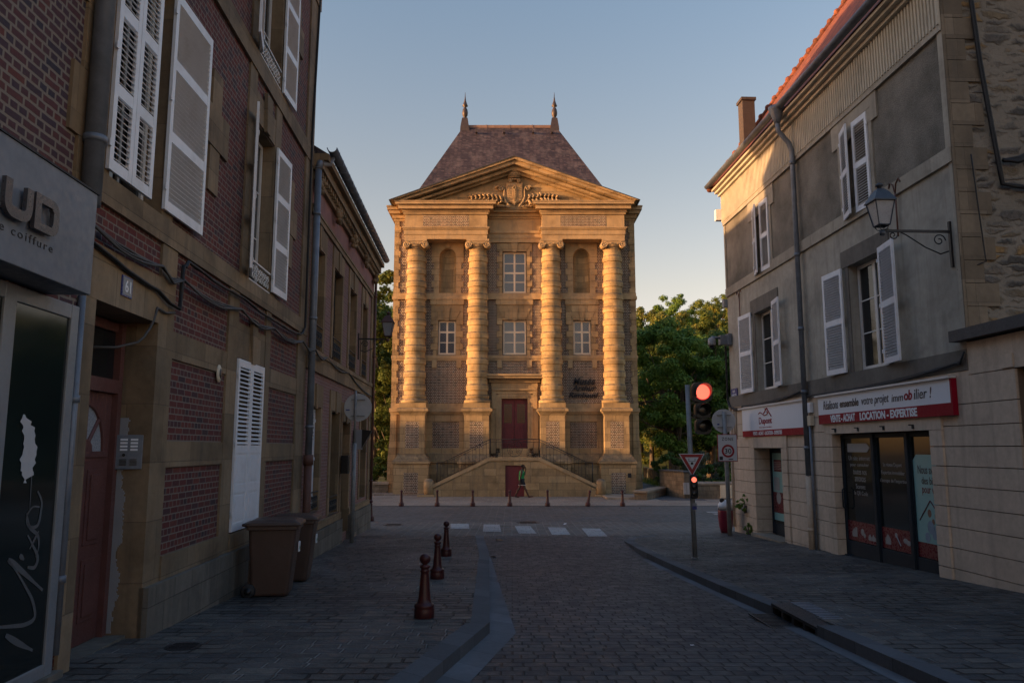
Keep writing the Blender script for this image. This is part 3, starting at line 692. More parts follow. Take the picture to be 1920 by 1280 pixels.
# entrance
mb = MB()
for s in (-1, 1):
    mb.box(*sorted((s*.76, s*.96)), -.10, .0, 2.63, 5.60); mb.box(*sorted((s*.96, s*1.08)), -.16, 0, 2.63, 5.72); mb.box(*sorted((s*1.08, s*1.36)), -.12, 0, 2.34, 6.45)
    mb.box(*sorted((s*1.08, s*1.30)), -.20, -.12, 4.9, 6.18)
mb.box(-.76, .76, -.10, 0, 5.51, 5.72); mb.box(-.96, .96, -.13, 0, 5.60, 5.78); mb.box(-1.08, 1.08, -.16, 0, 5.78, 5.95); mb.box(-1.08, 1.08, -.12, 0, 5.95, 6.45)
mb.box(-1.3, 1.3, -.26, -.12, 5.98, 6.06)
for a, b, d in ((6.45, 6.55, .24), (6.55, 6.66, .30), (6.66, 6.80, .56), (6.80, 6.9, .64)): mb.box(-1.5-max(0, d-.45), 1.5+max(0, d-.45), -d, 0, a, b-.002)
for i in range(24): x = -1.4+i*2.8/23; mb.box(x-.03, x+.03, -.37, -.30, 6.56, 6.65)
mb.build('door_surround', m_mstone_plain, mus)
for s in (-1, 1):
    mb = MB(); y = .22
    x0, x1 = sorted((s*.01, s*.755)); 
    mb.box(x0, x1, y, y+.06, 2.64, 3.9); mb.box(x0, x0+.15, y, y+.06, 3.9, 5.5); mb.box(x1-.15, x1, y, y+.06, 3.9, 5.5); mb.box(x0+.15, x1-.15, y, y+.06, 5.2, 5.5); mb.box(x0+.15, x1-.15, y, y+.06, 3.9, 4.1)
    for i in range(1, 4): xx = x0+.15+(x1-x0-.3)*i/4; mb.box(xx-.011, xx+.011, y+.01, y+.04, 4.1, 5.2)
    for i in range(1, 9): zz = 4.1+1.1*i/9; mb.box(x0+.15, x1-.15, y+.008, y+.042, zz-.011, zz+.011)
    mb.box(x0+.06, x1-.06, y-.03, y, 3.85, 3.92); mb.box(x0+.12, x1-.12, y-.025, y, 2.8, 3.3); mb.box(x0+.12, x1-.12, y-.025, y, 3.38, 3.75)
    mb.box(x0+.16, x1-.16, y-.04, y-.025, 2.86, 3.24)
    d = mb.build('door_leaf', m_reddoor, mus)
    mb = MB(); mb.box(x0+.1, x1-.1, y+.045, y+.055, 4.05, 5.25); mb.build('pane', m_glass, d)
# staircase
mb = MB(); yf = -2.3; L = 1.36
out = [(-4.45, 0), (-4.45, .42), (-L, 1.98), (L, 1.98), (4.45, .42), (4.45, 0)]
left = [(-4.45, 0), (-4.45, .42), (-L, 1.98), (-.52, 1.98), (-.52, 0)]
mb.prism(left, yf, yf+.3); mb.prism([(-x, z) for x, z in left], yf, yf+.3); mb.box(-.52, .52, yf, yf+.3, 1.70, 1.98)
mb.box(-.52, .52, yf+.2, yf+.3, 0, 1.70)
mb.box(-L, L, yf+.3, -.2, 0, 2.12)
for s in (-1, 1):
    n = 12
    for i in range(n):
        x = s*(L+(4.3-L)*i/n); x2 = s*(L+(4.3-L)*(i+1)/n); z = 2.12-(i+1)*(2.12/(n+1))
        mb.box(*sorted((x, x2)), yf+.3, -1.28, 0, z)
mb.box(-.95, .95, -.75, -.1, 2.12, 2.36); mb.box(-.85, .85, -.45, .3, 2.36, 2.62)
stair = mb.build('staircase', m_mstone, mus)
mb = MB()
cop = [(-4.5, .42), (-4.5, .66), (-L-.02, 2.14), (L+.02, 2.14), (4.5, .66), (4.5, .42), (L, 1.98), (-L, 1.98)]
for a, b in (((-4.6, .62), (-L, 2.14)), ((L, 2.14), (4.6, .62))):
    mb.prism([a, b, (b[0], b[1]-.18), (a[0], a[1]-.20)], yf-.05, yf+.34)
mb.box(-L, L, yf-.051, yf+.34, 1.96, 2.139)
for s in (-1, 1): mb.lathe([(.27, 0), (.27, .7), (.25, .78), (.15, .86), (.02, .88)], (s*4.72, yf+.1, .1), 16); mb.box(*sorted((s*4.4, s*5.3)), yf-.25, yf+1.3, 0, .13)
mb.build('coping', m_mstone_plain, stair)
mb = MB(); mb.box(-.515, .515, yf+.12, yf+.19, .02, 1.69)
for i in range(8): mb.box(-.5+i*.128, -.5+i*.128+.11, yf+.10, yf+.12, .04, 1.67)
mb.box(-.38, -.33, yf+.07, yf+.1, .8, .86)
mb.build('basement_door', m_reddoor, stair)
mb = MB(); yr = yf+.14; rr_ = .018
def rl(a, b, r=.022): mb.tube([a, b], r, 6)
rl((-L, yr, 3.12), (L, yr, 3.12)); rl((-L, yr, 2.98), (L, yr, 2.98), .012); rl((-L, yr, 2.22), (L, yr, 2.22), .012)
for s in (-1, 1):
    rl((s*L, yr, 2.12), (s*L, yr, 3.14), .03); rl((s*4.28, yr, .72), (s*4.28, yr, 1.86), .03)
    P1, P2 = (s*L, 3.12), (s*4.0, 1.85)
    rl((s*L, yr, 3.12), (s*3.95, yr, 1.87)); rl((s*3.95, yr, 1.87), (s*4.28, yr, 1.85)); rl((s*L, yr, 2.24), (s*4.28, yr, .80), .012); rl((s*L, yr, 2.98), (s*4.1, yr, 1.72), .012)
    n = 15
    for i in range(1, n):
        f = i/n; x = s*(L+(4.28-L)*f); zt_ = max(1.86, 3.12-1.25*(abs(x)-L)/(3.95-L)); zb_ = 2.14-1.48*(abs(x)-L)/(4.6-L)
        rl((x, yr, zb_), (x, yr, zt_), .010)
        if i % 3 == 1: scroll(mb, x+s*.07, zt_-.17, yr, .07, .02, 1.2, pi/2, s, .010, 14); scroll(mb, x+s*.07, zb_+.16, yr, .07, .02, 1.2, -pi/2, s, .010, 14)
for i in range(9):
    x = -L+2*L*i/8
    if abs(x) > .5: rl((x, yr, 2.14), (x, yr, 3.12), .011)
pts = [(.42*cos(a*pi/12), yr, 2.63+.46*sin(a*pi/12)) for a in range(25)]; mb.tube(pts, .013, 6)
for s in (-1, 1):
    for z, q in ((2.82, 1), (2.45, -1)): scroll(mb, s*.19, z, yr, .13, .03, 1.5, pi*.5, s*q, .012, 20)
    scroll(mb, s*.72, 2.32, yr, .09, .02, 1.3, -pi/2, s, .011, 16)
mb.build('railing', m_iron, stair)
# roof with broken hips
mb = MB()
R0 = [(-H-.45, -.45), (H+.45, -.45), (H+.45, 12.9), (-H-.45, 12.9)]; z0 = 17.06
R1 = [(-6.45, .2), (6.2, .2), (6.2, 12.2), (-6.45, 12.2)]; z1 = 17.35
R2 = [(-5.1, 2.8), (4.9, 2.8), (4.9, 9.6), (-5.1, 9.6)]; z2 = 20.6
xl, xr, yr_, z3 = -3.56, 2.94, 6.2, 24.86
vs = [(x, y, z0) for x, y in R0]+[(x, y, z1) for x, y in R1]+[(xl, yr_, z3), (xr, yr_, z3)]
fs = [(0, 1, 5, 4), (1, 2, 6, 5), (2, 3, 7, 6), (3, 0, 4, 7), (4, 5, 9, 8), (5, 6, 9), (6, 7, 8, 9), (7, 4, 8)]
mb.add(vs, fs); roof = mb.build('roof', m_slate, mus)
mb = MB(); mb.box(xl, xr, yr_-.12, yr_+.12, z3-.12, z3+.08)
for i in range(5): mb.box(xl+i*1.6+.02, xl+i*1.6+.08, yr_-.14, yr_+.14, z3-.2, z3+.1)
mb.build('ridge_cap', paint_mat('clay ridge', (.22, .14, .11), .8, .2, 3), roof)
for x in (xl+.12, xr-.12):
    mb = MB(); molded(mb, x, yr_, .2, [(.12, z3-.5), (.1, z3-.1), (0, z3+.55), (-.02, z3+.6)])
    mb.lathe([(.08, 0), (.10, .08), (.18, .22), (.205, .42), (.17, .65), (.09, .8), (.07, .84), (.20, .92), (.15, 1.05), (.07, 1.3), (.03, 1.6), (.008, 1.95)], (x, yr_, z3+.6), 16)
    mb.build('finial', m_bronze, roof)
for x in (-2.6, -.7, 1.3, 2.6):
    mb = MB(); mb.box(x-.05, x+.05, yr_-.9, yr_-.5, z3-.75, z3-.62); mb.build('roof_hook', m_bronze, roof)
# sign letters on the right bay
sg = thing('museum_lettering', 'three lines of dark metal script letters on the museum brick wall', 'lettering', (.15, 45.3, 0))
for w, x0, x1, z0, z1 in (('Musée', 3.42, 4.72, 6.30, 6.74), ('Arthur', 3.34, 4.78, 5.96, 6.28), ('Rimbaud', 3.16, 4.92, 5.55, 5.88)):
    text('letters', w, m_letterdark, sg, x0, x1, z0, z1, -.05, .02, .35, .05)
tag(sg, None, None)
tag(mb_plaque := MB().box(6.35, 6.55, -1.30, -1.278, 1.0, 1.25).build('plaque', m_letterdark, None, loc=(.15, 45.3, 0)), 'small dark plaque on the lower right corner block of the museum', 'plaque')
# ================================================================ GROUND
def ggrid(name, mt, x0, x1, y0, y1, nx, ny, zf, kind='structure'):
    mb = MB(); xs = [x0+(x1-x0)*i/nx for i in range(nx+1)]; ys = [y0+(y1-y0)*j/ny for j in range(ny+1)]
    mb.smooth = True
    mb.add([(x, y, zf(x, y)) for y in ys for x in xs], [(j*(nx+1)+i, j*(nx+1)+i+1, (j+1)*(nx+1)+i+1, (j+1)*(nx+1)+i) for j in range(ny) for i in range(nx)])
    o = mb.build(name, mt); tag(o, kind=kind); return o
def strip(name, mt, ys, fl, fr, fz, skirt=0, nx=1):
    mb = MB(); vs = []; fs = []
    mb.smooth = False
    for y in ys:
        a, b = fl(y), fr(y)
        for i in range(nx+1): x = a+(b-a)*i/nx; vs.append((x, y, fz(x, y)))
    for j in range(len(ys)-1):
        for i in range(nx): fs.append((j*(nx+1)+i, j*(nx+1)+i+1, (j+1)*(nx+1)+i+1, (j+1)*(nx+1)+i))
    mb.add(vs, fs)
    if skirt:
        for side in (0, 1):
            vs = []
            for y in ys:
                x = (fl, fr)[side](y); z = fz(x, y); vs += [(x, y, z), (x, y, z-skirt)]
            mb.add(vs, [(2*j, 2*j+1, 2*j+3, 2*j+2) if side else (2*j, 2*j+2, 2*j+3, 2*j+1) for j in range(len(ys)-1)])
        for e in (0, -1):
            y = ys[e]; a, b = fl(y), fr(y); mb.add([(a, y, fz(a, y)), (b, y, fz(b, y)), (b, y, fz(b, y)-skirt), (a, y, fz(a, y)-skirt)], [(0, 1, 2, 3)])
    o = mb.build(name, mt); return tag(o, kind='structure')
def lin(pts):
    def f(y):
        if y <= pts[0][0]: return pts[0][1]
        for (a, b), (c, d) in zip(pts, pts[1:]):
            if y <= c: return b+(d-b)*(y-a)/(c-a)
        return pts[-1][1]
    return f
def rdrop(y): return .12 if y < 17.5 else max(0.0, .12*(1-(y-17.5)/4.6))
Lk = lin([(-12, -5.9), (0, -2.45), (6.5, -.76), (9.2, -.255), (17.5, -.5), (22.3, -.82)])
Rk = lin([(-12, 3.9), (6.5, 3.5), (10.4, 3.36), (18.5, 2.95), (20.6, 2.92), (21.6, 3.2), (22.3, 4.0)])
YS = sorted(set([-12+i*.75 for i in range(46)]+[6.5, 9.2, 12.7, 16.2, 17.5, 18.5, 20.6, 21.6, 22.1, 22.3]))
YS = [y for y in YS if y <= 22.31]
ggrid('ground', m_earth, -260, 260, -60, 460, 40, 130, lambda x, y: min(g(y), 1.2 if y > -15 else 2)-.25)
strip('road', m_road, YS, lambda y: Lk(y)-.1, lambda y: Rk(y)+.1, lambda x, y: g(y)-rdrop(y), nx=4)
KW = .22
strip('pavement_left', m_pave, YS, lambda y: -3.5-.0444*y-.6, lambda y: Lk(y)-KW*(1.15 if y < 9.2 else 1), lambda x, y: g(y), .3, nx=4)
strip('kerb_left', m_kerb, YS, lambda y: Lk(y)-KW*(1.15 if y < 9.2 else 1), Lk, lambda x, y: g(y)+.004, .3)
YG = [y for y in YS if y <= 18.5]
strip('gutter_left', m_gutter, YG, lambda y: Lk(y)-.01, lambda y: Lk(y)+(.30 if y < 9.2 else .30*(18.9-y)/9.7), lambda x, y: g(y)-rdrop(y)+.004)
strip('pavement_right', m_pave, YS, lambda y: Rk(y)+KW, lambda y: 7.8-.0444*y+.6, lambda x, y: g(y)+max(0, (x-4.5))*.012, .3, nx=4)
YR1 = [y for y in YS if y >= 10.4]; YR0 = [y for y in YS if y <= 9.0]+[9.0]
YR0 = sorted(set(YR0)); YR1 = sorted(set(YR1+[10.4]))
strip('kerb_right', m_kerb, YR1, Rk, lambda y: Rk(y)+KW, lambda x, y: g(y)+.004, .3)
strip('kerb_right_near', m_kerb, YR0, Rk, lambda y: Rk(y)+KW, lambda x, y: g(y)+.004, .3)
strip('gutter_right', m_gutter, [y for y in YS if y <= 17.5], lambda y: Rk(y)-.16, lambda y: Rk(y)+.01, lambda x, y: g(y)-rdrop(y)+.004)
# drain inlet in the right kerb
dr = thing('storm_drain', 'cast iron storm drain with four dark mouths set into the right kerb', 'drain', (Rk(9.7), 9.7, g(9.7)), atan((Rk(10.4)-Rk(9.0))/1.4*-1))
mb = MB(); mb.box(0, .52, -.7, .7, -.03, .006)
for i in range(5): y = -.67+i*.335; mb.box(0, .2, y-.03, y+.03, -.14, -.03)
mb.box(.2, .24, -.7, .7, -.3, -.03); mb.build('inlet_frame', m_iron, dr)
mb = MB(); 
for i in range(15): mb.box(.26, .5, -.66+i*.094, -.60+i*.094, .006, .014)
mb.build('cover', m_zinc, dr)
mb = MB()
for i in range(17): mb.box(-.30, -.02, -.62+i*.075, -.585+i*.075, -.125, -.108)
mb.box(-.32, -.30, -.65, .65, -.125, -.108); mb.box(-.02, 0, -.65, .65, -.125, -.108); mb.build('grate', m_iron, dr)
# square beyond the street
ggrid('square', m_square, -70, 70, 22.28, 27.5, 20, 8, lambda x, y: g(y)+.0)
ggrid('quay_road', m_quay, -70, 70, 27.5, 36.3, 20, 8, lambda x, y: g(y))
mb = MB()
fp = [(-14, 36.3), (9.3, 36.3), (9.3, 44.2), (-14, 44.2)]
ggrid('forecourt', m_fore, -70, 12.5, 36.3, 46.5, 10, 6, lambda x, y: .012)
ggrid('square_right', m_quay, 12.5, 70, 36.3, 46.5, 10, 6, lambda x, y: .008)
o = MB().box(-40, -4.9, 44.0, 60, 0, .10).build('raised_pavement', m_fore); tag(o, kind='structure')
# crossing stripes
for i, (pts) in enumerate([[(-2.07, 26.7), (-1.47, 26.7), (-1.33, 24.8), (-1.93, 24.8)], [(-.95, 26.5), (-.41, 26.4), (-.32, 23.6), (-.87, 23.6)], [(.09, 25.85), (.60, 25.8), (.72, 23.0), (.2, 23.0)], [(1.15, 25.45), (1.7, 25.3), (1.67, 22.6), (1.14, 22.6)], [(2.2, 25.05), (2.76, 24.9), (2.66, 22.0), (2.12, 22.0)]]):
    mb = MB(); ys = [0, .25, .5, .75, 1]
    vs = []
    for f in ys:
        for a, b in ((pts[0], pts[3]), (pts[1], pts[2])):
            x = a[0]+(b[0]-a[0])*f; y = a[1]+(b[1]-a[1])*f; vs.append((x, y, g(y)-(rdrop(y) if y < 22.28 else 0)+.009))
    mb.add(vs, [(2*j, 2*j+2, 2*j+3, 2*j+1) for j in range(4)])
    o = mb.build('crossing_stripe', m_stripe); tag(o, kind='structure')
for i in range(4):
    y = 29.0+i*1.05
    o = MB().box(8.0, 12.0, y, y+.45, g(y)+.002, g(y)+.010).build('crossing_stripe', m_stripe); tag(o, kind='structure')
# manholes
def manhole(x, y, lab, r=.16):
    mb = MB(); mb.lathe([(r, 0), (r, .006)], (0, 0, 0), 24)
    for k in range(5): mb.box(-r*.7, r*.7, -r*.6+k*r*.3-.006, -r*.6+k*r*.3+.006, .006, .010)
    o = mb.build('manhole_cover', m_iron, loc=(x, y, g(y)+.004)); tag(o, lab, 'manhole cover')
manhole(-3.2, 7.86, 'small round iron cover in the left pavement near the house door', .17)
manhole(-3.95, 26.4, 'dark iron cover in the paving beyond the left terrace', .35)
manhole(.55, 27.3, 'iron cover in the paving just beyond the crossing stripes', .4)
# litter
def scrap(x, y, z, s, lab, mt, nm='litter', seed=0):
    r = random.Random(seed); mb = MB()
    n = 7; vs = [(0, 0, .03*s/.1)]+[(s*cos(2*pi*i/n)*r.uniform(.5, 1), s*sin(2*pi*i/n)*r.uniform(.4, .9), r.uniform(0, .05)*s/.1) for i in range(n)]
    mb.add(vs, [(0, 1+i, 1+(i+1) % n) for i in range(n)])
    vs2 = [(a, b, c-.004) for a, b, c in vs]; mb.add(vs2, [(0, 1+(i+1) % n, 1+i) for i in range(n)])
    o = mb.build(nm, mt, loc=(x, y, z)); tag(o, lab, 'leaf' if nm == 'fallen_leaf' else 'litter')
m_dry = paint_mat('dry leaf', (.20, .12, .06), .8)
scrap(-.55, 7.85, g(7.85)-.115, .04, 'small crumpled white paper in the left gutter', m_signwhite, seed=1)
scrap(-.35, 21.0, g(21)-.02, .12, 'dry brown leaf on the road just before the crossing', m_dry, 'fallen_leaf', 2)
scrap(-.42, 17.8, g(17.8)-.11, .09, 'curled dry leaf at the far end of the left gutter', m_dry, 'fallen_leaf', 3)
scrap(5.6, 34.5, .02, .07, 'dark scrap lying on the quay road at the right', m_darklens, seed=4)
scrap(1.75, 26.2, .13, .08, 'white scrap on the setts behind the fourth crossing stripe', m_signwhite, seed=5)
scrap(1.9, 8.5, g(8.5)-.115, .03, 'tiny white scrap on the dark road in front', m_signwhite, seed=6)
# ================================================================ LEFT SIDE OF THE STREET
LZ = pi/2+BETA
def Lpt(s, d, z): return (-3.5-sin(BETA)*s-cos(BETA)*d, cos(BETA)*s-sin(BETA)*d, z)   # frame -> world
h61 = thing('town_house', 'tall red brick town house with ochre stone bands and white shutters on the left', 'house', (-3.5, 0, 0), LZ)
X0, X1 = 6.72, 15.55; ZT = 12.5
hl = [(6.92, 8.30, .55, 3.97, .42), (6.98, 8.2, 5.15, 7.72, .3), (11.45, 12.6, 5.15, 7.7, .3), (11.12, 12.5, 1.45, 3.93, .2), (6.98, 8.2, 8.78, 11.4, .3), (11.5, 12.75, 8.78, 11.4, .3)]
mb = MB(); wall_cells(mb, X0, X1, 0, ZT, hl, rev=1)
mb.mi = 0
mb.add([(X1, 0, 0), (X1, 8, 0), (X1, 8, ZT), (X1, 0, ZT)], [(0, 1, 2, 3)]); mb.add([(X0, 0, 0), (X0, 8, 0), (X0, 8, ZT), (X0, 0, ZT)], [(0, 3, 2, 1)]); mb.add([(X0, 8, 0), (X1, 8, 0), (X1, 8, ZT), (X0, 8, ZT)], [(0, 3, 2, 1)])
mb.build('brick_wall', [m_hbrick, m_ystone], h61)
mb = MB(); B = lambda a, b, c, d, y=.025: mb.box(a, b, -y, .0, c, d)
# vertical piers
B(8.30, 8.72, 1.2, 4.865, .03); B(10.65, 11.08, 1.2, 4.865, .03); B(12.54, 12.84, 1.2, 4.865, .03); B(14.8, 15.5, 1.2, 4.865, .034)
B(6.72, 6.92, .5, 4.0, .03); B(6.75, 8.30, 3.97, 4.48, .034)
B(8.30, 8.72, .4, 1.2, .045)
# horizontal bands
B(6.75, 15.52, 4.87, 5.15, .045); B(6.75, 15.52, 8.45, 8.78, .05)
for a, b in ((8.722, 10.648), (12.842, 14.798)):
    B(a, b, 3.64, 3.95); B(a, b, 2.42, 2.71); B(a, b, 1.2, 1.46, .05)
B(11.082, 12.538, 1.2, 1.44, .05)
B(11.08, 12.54, 3.94, 4.45, .02); mb.prism([(11.72, 3.90), (11.9, 3.90), (11.96, 4.6), (11.66, 4.6)], -.07, -.02)
for zo, tops in ((5.152, 8.448), (8.782, 12.0)):
    for a, b in ((8.2, 8.5), (11.08, 11.45 if zo < 6 else 11.5), (12.6 if zo < 6 else 12.75, 12.98)):
        B(a, b, zo, tops, .03)
    zt = 7.72 if zo < 6 else 11.4
    B(6.75, 6.98, zo, tops, .03)
    for a, b in ((6.98, 8.198), (11.452, 12.598)):
        B(a, b, zt+.002, zt+.45, .025)
        m_ = (a+b)/2; mb.prism([(m_-.1, zt-.03), (m_+.1, zt-.03), (m_+.17, zt+.6), (m_-.17, zt+.6)], -.08, -.025)
    B(14.9, 15.55, zo, tops, .034)
    dz = zo-5.152
    for cx in (9.78, 13.95):
        w = 1 if cx < 12 else .75
        B(cx-.24*w, cx+.12*w, 7.06+dz, 7.55+dz, .035); B(cx-.40*w, cx+.42*w, 6.52+dz, 7.05+dz, .045); B(cx-.24*w, cx+.12*w, 5.92+dz, 6.51+dz, .035)
mb.build('stone_dressing', m_ystone, h61)
mb = MB(); mb.box(8.30, 15.5, -.10, 0, 0, 1.195); mb.box(6.72, 6.92, -.08, 0, 0, .5); mb.build('plinth', m_plinth, h61)
mb = MB()
for a, b, d in ((12.0, 12.35, .06), (12.35, 12.6, .16), (12.6, 12.85, .30), (12.85, 13.0, .48), (13.0, 13.15, .56)): mb.box(X0, X1+.1+d*.5, -d, .3, a, b-.003)
mb.build('cornice', m_ystone, h61)
mb = MB(); mb.prismx([(-.6, 13.15), (4, 17), (8.5, 13.15)], X0, X1+.15); mb.build('roof', m_slate, h61)
# windows, shutters
window(h61, 7.0, 8.18, 5.2, 7.7, .22, m_whitef, m_glass, 2, 3)
window(h61, 11.47, 12.58, 5.2, 7.68, .22, m_whitef, m_glass, 2, 3)
window(h61, 7.0, 8.18, 8.8, 11.38, .22, m_whitef, m_glass, 2, 3); window(h61, 11.52, 12.73, 8.8, 11.38, .22, m_whitef, m_glass, 2, 3)
shutter(h61, 6.88, 7.80, 5.2, 7.62, 'L', 1, leaves=2, y=-.035, tilt=40)
shutter(h61, 8.17, 9.27, 5.22, 7.78, 'L', 1.5, y=-.035, tilt=-38)
shutter(h61, 10.85, 11.43, 5.2, 7.72, 'R', 16, y=-.05, tilt=-38)
shutter(h61, 12.62, 13.42, 5.2, 7.7, 'L', 3, y=-.05, tilt=-38)
shutter(h61, 10.85, 11.48, 8.82, 11.36, 'R', 12, y=-.05, tilt=-38); shutter(h61, 12.80, 13.58, 8.78, 11.36, 'L', 3, y=-.05, tilt=-38)
shutter(h61, 8.25, 9.2, 8.82, 11.38, 'L', 3, y=-.05, tilt=-38); shutter(h61, 6.98, 8.1, 8.82, 11.36, 'L', 2, leaves=2, y=-.04)
shutter(h61, 11.13, 12.49, 1.46, 3.92, 'L', 0, leaves=2, y=-.015, secs=3, solid=2, pitch=.06, cuts=[0, .24, .47, 1], label='closed white shutters with louvres above and solid panels below')
def guard(par, x0, x1, z0, z1, y, mt=m_iron, dens=.11):
    mb = MB(); mb.box(x0, x1, y-.015, y+.015, z1-.025, z1); mb.box(x0, x1, y-.01, y+.01, z0, z0+.018)
    n = max(3, int((x1-x0)/dens))
    for i in range(1, n):
        x = x0+(x1-x0)*i/n
        scroll(mb, x, z0+(z1-z0)*.68, y, (z1-z0)*.2, .015, 1.2, pi*i, 1 if i % 2 else -1, .008, 12); scroll(mb, x, z0+(z1-z0)*.3, y, (z1-z0)*.2, .015, 1.2, pi*i, -1 if i % 2 else 1, .008, 12)
    return mb.build('window_guard', mt, par)
guard(h61, 11.45, 12.6, 5.16, 5.5, -.03, m_whitef); guard(h61, 11.5, 12.75, 8.8, 9.14, -.03, m_whitef)
# front door
mb = MB(); y = .40; a, b = 7.24, 8.20
mb.box(6.93, a, y-.10, y, .7, 3.95); mb.box(b, 8.284, y-.10, y, .7, 3.95); mb.box(a, b, y-.10, y, 3.20, 3.34); mb.box(a, b, y-.06, y-.01, 3.85, 3.95)
fr_ = mb.build('door_frame', m_brdoor, h61)
mb = MB(); mb.box(a, b, y-.03, y-.02, 3.34, 3.86); mb.build('transom_pane', m_glass, fr_)
mb = MB(); y = .36
mb.box(a, b, y, y+.04, .74, 2.58)
cx = (a+b)/2
n = 14; r = .36; zc = 2.60
for i in range(n):
    a0 = pi*i/n; a1 = pi*(i+1)/n
    mb.prism([(cx+r*cos(a0), zc+r*1.25*sin(a0)), (cx+r*cos(a0), 3.2), (cx+r*cos(a1), 3.2), (cx+r*cos(a1), zc+r*1.25*sin(a1))], y, y+.04)
mb.box(a, cx-r, y, y+.04, 2.58, 3.2); mb.box(cx+r, b, y, y+.04, 2.58, 3.2)
for ang in (pi/4, pi/2, 3*pi/4): mb.tube([(cx, y+.02, zc), (cx+r*cos(ang), y+.02, zc+1.25*r*sin(ang))], .022, 6)
mb.lathe([(.12, 0), (.12, .03)], (cx, y+.02, zc), 12, axis=Matrix.Rotation(pi/2, 3, 'X'))
mb.box(cx-r-.05, cx+r+.05, y-.02, y, 2.54, 2.60)
for q in ((a+.10, cx-.06), (cx+.06, b-.10)):
    for z0, z1 in ((.95, 1.55), (1.68, 2.42)):
        mb.box(q[0], q[1], y-.012, y, z0, z1); mb.box(q[0]+.05, q[1]-.05, y-.026, y-.012, z0+.05, z1-.05)
dl = mb.build('door_leaf', m_brdoor, h61, bevel=.006)
mb = MB(); mb.box(cx-.38, cx+.38, y+.026, y+.034, 2.58, 3.1); mb.build('fanlight_pane', m_milk, dl)
mb = MB(); mb.box(6.93, 8.28, -.12, .4, .4, .70); mb.box(6.93, 8.28, .1, .4, .7, .735); mb.build('door_step', m_plinth, h61)
mb = MB()
rr = random.Random(5); z = .75
w_ = .25
while z < 2.95: w_ = max(.20, min(.26, w_+rr.uniform(-.02, .02))); mb.box(8.288, 8.30, w_, .30, z, z+.02); z += .02
mb.build('plaster_patch', m_greybox, h61)
# downpipes
mb = MB(); downpipe(mb, 6.50, -.12, 4.72, 13.2, .085, 2.4)
tag(mb.build('downpipe', m_zinc, loc=(-3.5, 0, 0), rz=LZ), 'thick blue grey zinc downpipe rising above the salon sign', 'downpipe')
mb = MB(); downpipe(mb, 15.56, -.14, 2.45, 8.45, .07, 2.2); mb.tube([(15.56, -.14, 8.4), (15.58, -.16, 8.55), (15.85, -.3, 8.65), (15.9, -.36, 8.85)], .075, 12)
dp = mb.build('downpipe', m_zinc, loc=(-3.5, 0, 0), rz=LZ); tag(dp, 'zinc downpipe with a swan neck between the tall brick house and the low house', 'downpipe')
mb = MB(); mb.tube([(15.56, -.14, .5), (15.56, -.14, 2.35)], .08, 12); mb.tube([(15.56, -.14, 2.3), (15.56, -.14, 2.5)], .10, 12); mb.build('cast_iron_foot', m_castred, dp)
mb = MB(); downpipe(mb, 6.655, -.034, .95, 3.95, .032, 1.5); tag(mb.build('downpipe', m_zinc, loc=(-3.5, 0, 0), rz=LZ), 'thin blue grey downpipe beside the salon window frame', 'downpipe')
# cables
def cable(pts, r, lab, frame=LZ, org=(-3.5, 0, 0), n=3, mt=None, sag=.03):
    mb = MB(); rq = random.Random(len(pts)*7)
    for k in range(n):
        out = []
        for i in range(len(pts)-1):
            a, b = Vector(pts[i]), Vector(pts[i+1])
            m = max(2, int((b-a).length/.25))
            for j in range(m):
                f = j/m; p = a.lerp(b, f); p.z -= sag*sin(pi*f)*(1+.5*k); p.z += rq.uniform(-.008, .008); p.y -= .012*k; out.append(p)
        out.append(Vector(pts[-1])); mb.tube(out, r, 6)
    tag(mb.build('cable', mt or m_rubber, loc=org, rz=frame), lab, 'cable')
cable([(6.4, -.06, 4.66), (8.2, -.06, 4.58), (8.8, -.07, 4.56), (11.0, -.07, 4.62), (12.8, -.07, 4.62), (15.0, -.06, 4.70), (15.5, -.2, 4.6), (17.5, -.05, 4.68), (20.5, -.05, 4.62), (25.3, -.05, 4.30)], .014, 'bundle of grey cables sagging along the whole left terrace', n=3, sag=.06, mt=m_cable)
cable([(6.4, -.06, 4.50), (8.15, -.06, 4.30), (8.72, -.08, 4.2), (8.76, -.08, 4.72), (8.9, -.08, 4.8), (11.1, -.07, 4.80), (13.0, -.07, 4.76), (14.8, -.07, 4.80), (15.1, -.08, 5.0), (15.2, -.06, 9.0), (15.5, -.06, 12.6)], .018, 'thick black cable crossing the brick house and climbing its far corner', n=2, sag=.02)
cable([(8.65, -.06, 4.15), (8.2, -.05, 4.12), (8.12, -.02, 3.9), (8.0, .05, 3.72), (7.6, .3, 3.62)], .014, 'short grey cable drooping into the door recess of the brick house', n=1, mt=m_cable)
# wall fittings
ip = thing('intercom', 'grey metal intercom panel on the stone jamb beside the front door', 'intercom', Lpt(8.27, .17, 2.6), BETA)
ip.rotation_euler = (0, 0, BETA+radians(0))
mb = MB(); mb.box(-.02, .25, -.03, .03, -.19, .17); mb.build('casing', m_zinc, ip, bevel=.008)
ip.location = Lpt(8.32, -.02, 2.6)
ip.rotation_euler = (0, 0, LZ-radians(78)); ip.location = Lpt(8.27, .30, 2.6)
mb = MB()
for i in range(4):
    for j in (0, 1): mb.box(.03+j*.1, .1+j*.1, -.038, -.03, .11-i*.035, .13-i*.035)
mb.build('button', m_signwhite, ip)
mb = MB(); mb.lathe([(.016, 0), (.016, .012)], (.07, -.03, -.04), 12, axis=Matrix.Rotation(pi/2, 3, 'X')); 
for i in range(5): mb.box(.03, .1, -.036, -.03, -.09-i*.014, -.084-i*.014); mb.box(.13, .2, -.036, -.03, -.09-i*.014, -.084-i*.014)
mb.build('speaker_grille', m_black, ip)
